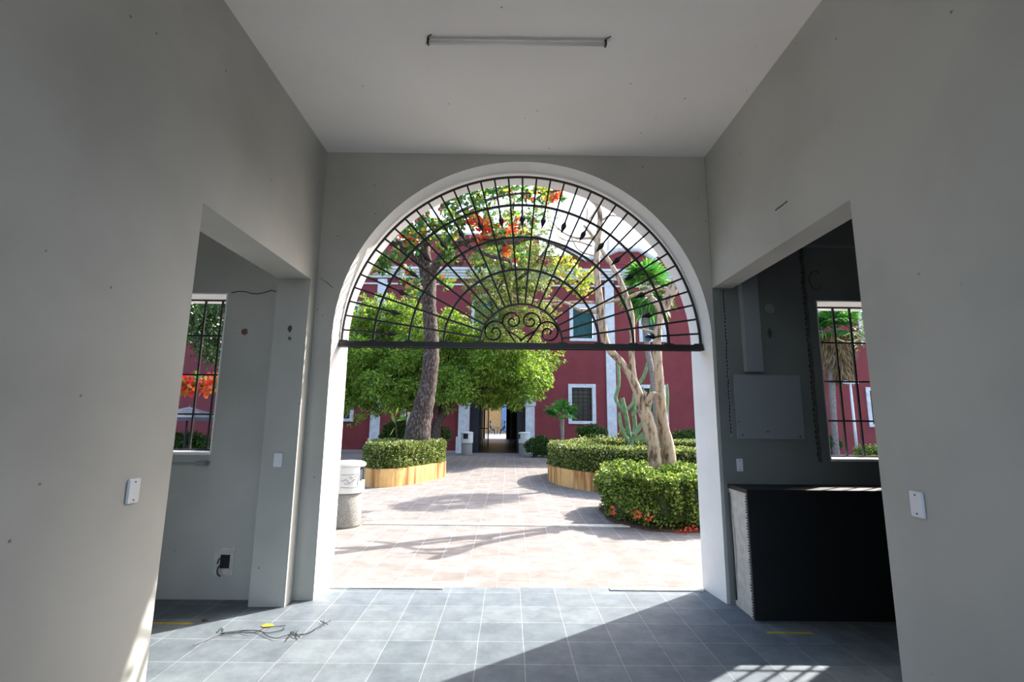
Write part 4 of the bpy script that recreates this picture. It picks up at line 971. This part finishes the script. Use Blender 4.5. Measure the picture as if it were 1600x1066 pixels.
# lamp post
p = gp(1340, 716); pY = 18.6; a = at(1340, 712, pY); b = at(1330, 600, pY)
g = thing('lamp_post', (a.x, pY, 0), 'white lamp post with a short crossbar seen through the right window', 'lamp post')
MB().tube([(a.x, pY, 0), (a.x, pY, b.z)], [.055, .04], 12).build('pole', M['white2'], g, True)
MB().bev(a.x-.28, a.x+.32, pY-.05, pY+.05, b.z, b.z+.07, .02).build('crossbar', M['white2'], g)
for s in (-.2, .24): MB().bev(a.x+s-.09, a.x+s+.09, pY-.07, pY+.07, b.z+.07, b.z+.12, .02).build('lamp_head', M['white2'], g)

# cactus
Yc = 13.4
g = thing('cactus', (at(985, 700, Yc).x, Yc, .34), 'tall branching green column cactus in the right planter', 'cactus')
arms = [[(985, 712, 11), (984, 690, 11), (980, 660, 10), (976, 640, 10), (972, 622, 9)], [(979, 650, 8), (968, 634, 8), (962, 622, 8), (967, 600, 7), (966, 575, 7), (966, 560, 4)], [(984, 690, 8), (976, 680, 8), (970, 665, 8), (968, 650, 7), (968, 644, 4)],
        [(985, 700, 9), (992, 670, 9), (990, 640, 9), (993, 610, 9), (1005, 590, 8), (1010, 575, 7), (1012, 564, 4)], [(990, 680, 10), (1010, 650, 10), (1018, 610, 9), (1020, 580, 8), (1022, 550, 7), (1022, 536, 4)],
        [(992, 690, 9), (1012, 670, 9), (1024, 640, 9), (1027, 600, 8), (1030, 575, 5)], [(1000, 690, 8), (1030, 670, 8), (1040, 650, 7), (1043, 620, 6), (1042, 600, 4)], [(988, 650, 7), (1000, 635, 7), (1005, 620, 7), (1004, 605, 4)],
        [(1005, 705, 8), (1030, 702, 8), (1034, 690, 8), (1034, 672, 7), (1035, 650, 4)], [(980, 640, 7), (990, 628, 7), (992, 610, 6), (990, 590, 4)]]
for l in arms:
    q = smooth_path(pxl([(a_, b_, c_*.78) for a_, b_, c_ in l], Yc+rnd.uniform(-.15, .15)), 5); n = 14; m_ = MB(); vs = []
    m_.tube([a[:3] for a in q], [a[3] for a in q], n)
    vv = [Vector(v) for v in m_.v]                       # ribs: every other line of vertices pulled in
    for i, a in enumerate(q):
        for j in range(n):
            if j % 2: vv[i*n+j] = Vector(a[:3])+(vv[i*n+j]-Vector(a[:3]))*.8
    m_.v = [tuple(v) for v in vv]; m_.build('arm', M['cactus'], g)

# sapling and leaning board behind the left hedge
g = thing('sapling', (at(619, 690, 13).x, 13, .34), 'thin sapling with a few big leaves left of the dark trunk', 'sapling')
MB().tube([v[:3] for v in smooth_path(pxl([(621, 705, 2, 13), (619, 670, 2, 13), (617, 650, 2, 13)], 13), 4)], .014, 6).build('stem', M['darkbark'], g)
P = [at(x, y, 13)[:] for x, y in ((618, 662), (617, 652), (620, 658), (616, 668), (622, 655), (618, 650))]; D = [(-.4, 0, .9), (-.5, .2, .6), (.9, .2, .5), (-.3, 0, -.9), (.8, -.2, .2), (.1, .2, 1)]
V, K = leaves(P, D, .24, .11, 'round'); npmesh('leaves', V, K, M['neem'], g)
a, b = at(632, 692, 13.4), at(644, 645, 13.4)
g = tag(MB().add([(a.x-.02, 13.4, .34), (a.x+.30, 13.42, .34), (b.x+.14, 13.46, b.z), (b.x-.14, 13.44, b.z+.02), (a.x-.02, 13.46, .34), (a.x+.30, 13.48, .34), (b.x+.14, 13.52, b.z), (b.x-.14, 13.5, b.z+.02)],
    [(0, 1, 2, 3), (7, 6, 5, 4), (0, 4, 5, 1), (2, 6, 7, 3), (1, 5, 6, 2), (0, 3, 7, 4)]).build('stone_slab', mat('blotchy_board', srgb('#c9c2a8'), srgb('#5d4d3a'), 5, .8, lo=.52, hi=.6)), 'blotchy pale board standing behind the big dark trunk', 'board')

# seen through the left window
YL1 = 13.0
bl = [(262, 480, 24), (290, 490, 24), (320, 485, 24), (345, 495, 24), (275, 515, 22), (305, 520, 22), (335, 520, 22), (262, 540, 12), (320, 545, 12), (335, 560, 10), (345, 540, 14), (360, 470, 26), (250, 500, 24)]
f = tufts(pblobs(bl, YL1, .8), 900, 8, .10, .045, .7, 'lance', .08)
lm = [pxl([(396, 780, 15), (385, 640, 12), (365, 570, 10), (330, 520, 6), (300, 490, 4)], YL1), pxl([(362, 565, 6), (365, 520, 5), (372, 480, 3)], YL1)]
tree('shade_tree', Vector((lm[0][0][0], lm[0][0][1], 0)), lm, 'glossy dark green tree filling the top of the left window', M['darkbark'], [(*f, M['glossy'], 'foliage')])
YL2 = 10.5
lm = [pxl([(230, 800, 14), (240, 700, 12), (246, 640, 9), (262, 615, 5), (300, 608, 3), (335, 600, 2)], YL2), pxl([(246, 640, 6), (236, 600, 4), (230, 580, 3)], YL2)]
f1 = tufts(pblobs([(275, 598, 10), (292, 602, 10), (310, 600, 9), (325, 602, 9), (335, 598, 9), (285, 608, 8), (300, 594, 6), (270, 596, 8), (335, 605, 8)], YL2, .3), 700, 4, .13, .085, .1, 'round', .05, (1, 1, .5), .1)
f2 = tufts(pblobs([(270, 606, 9), (285, 600, 8), (303, 606, 10), (320, 606, 9), (335, 594, 8)], YL2, .3), 260, 4, .14, .09, .1, 'round', .05, (1, 1, .5), .1)
tree('almond_tree', Vector((lm[0][0][0], lm[0][0][1], 0)), lm, 'branch of red and green leaves crossing the middle of the left window', M['bark'], [(*f1, M['almondm'], 'foliage'), (*f2, M['almondr'], 'red_foliage')])
# parasol
c = at(293, 652, 15.5)
g = thing('parasol', (c.x, 15.5, 0), 'open grey parasol seen through the left window', 'parasol')
top = at(290, 636, 15.5).z; n = 8; R = 1.25
vs = [(c.x, 15.5, top)]+[(c.x+R*cos(2*pi*i/n+.2), 15.5+R*sin(2*pi*i/n+.2), c.z) for i in range(n)]+[(c.x+R*cos(2*pi*i/n+.2), 15.5+R*sin(2*pi*i/n+.2), c.z-.1) for i in range(n)]+[(c.x, 15.5, top-.03)]
MB().add(vs, [(0, 1+i, 1+(i+1) % n) for i in range(n)]+[(1+i, 9+i, 9+(i+1) % n, 1+(i+1) % n) for i in range(n)]+[(17, 1+(i+1) % n, 1+i) for i in range(n)]).build('canopy', M['canvas'], g)
MB().tube([(c.x, 15.5, 0), (c.x, 15.5, top+.06)], .03, 8).build('pole', M['cloth'], g); MB().lathe([(.3, 0), (.3, .08), (.1, .12)], (c.x, 15.5, -.004), 20).build('base', M['conc'], g)  # pole coloured dark for the shade that hides it
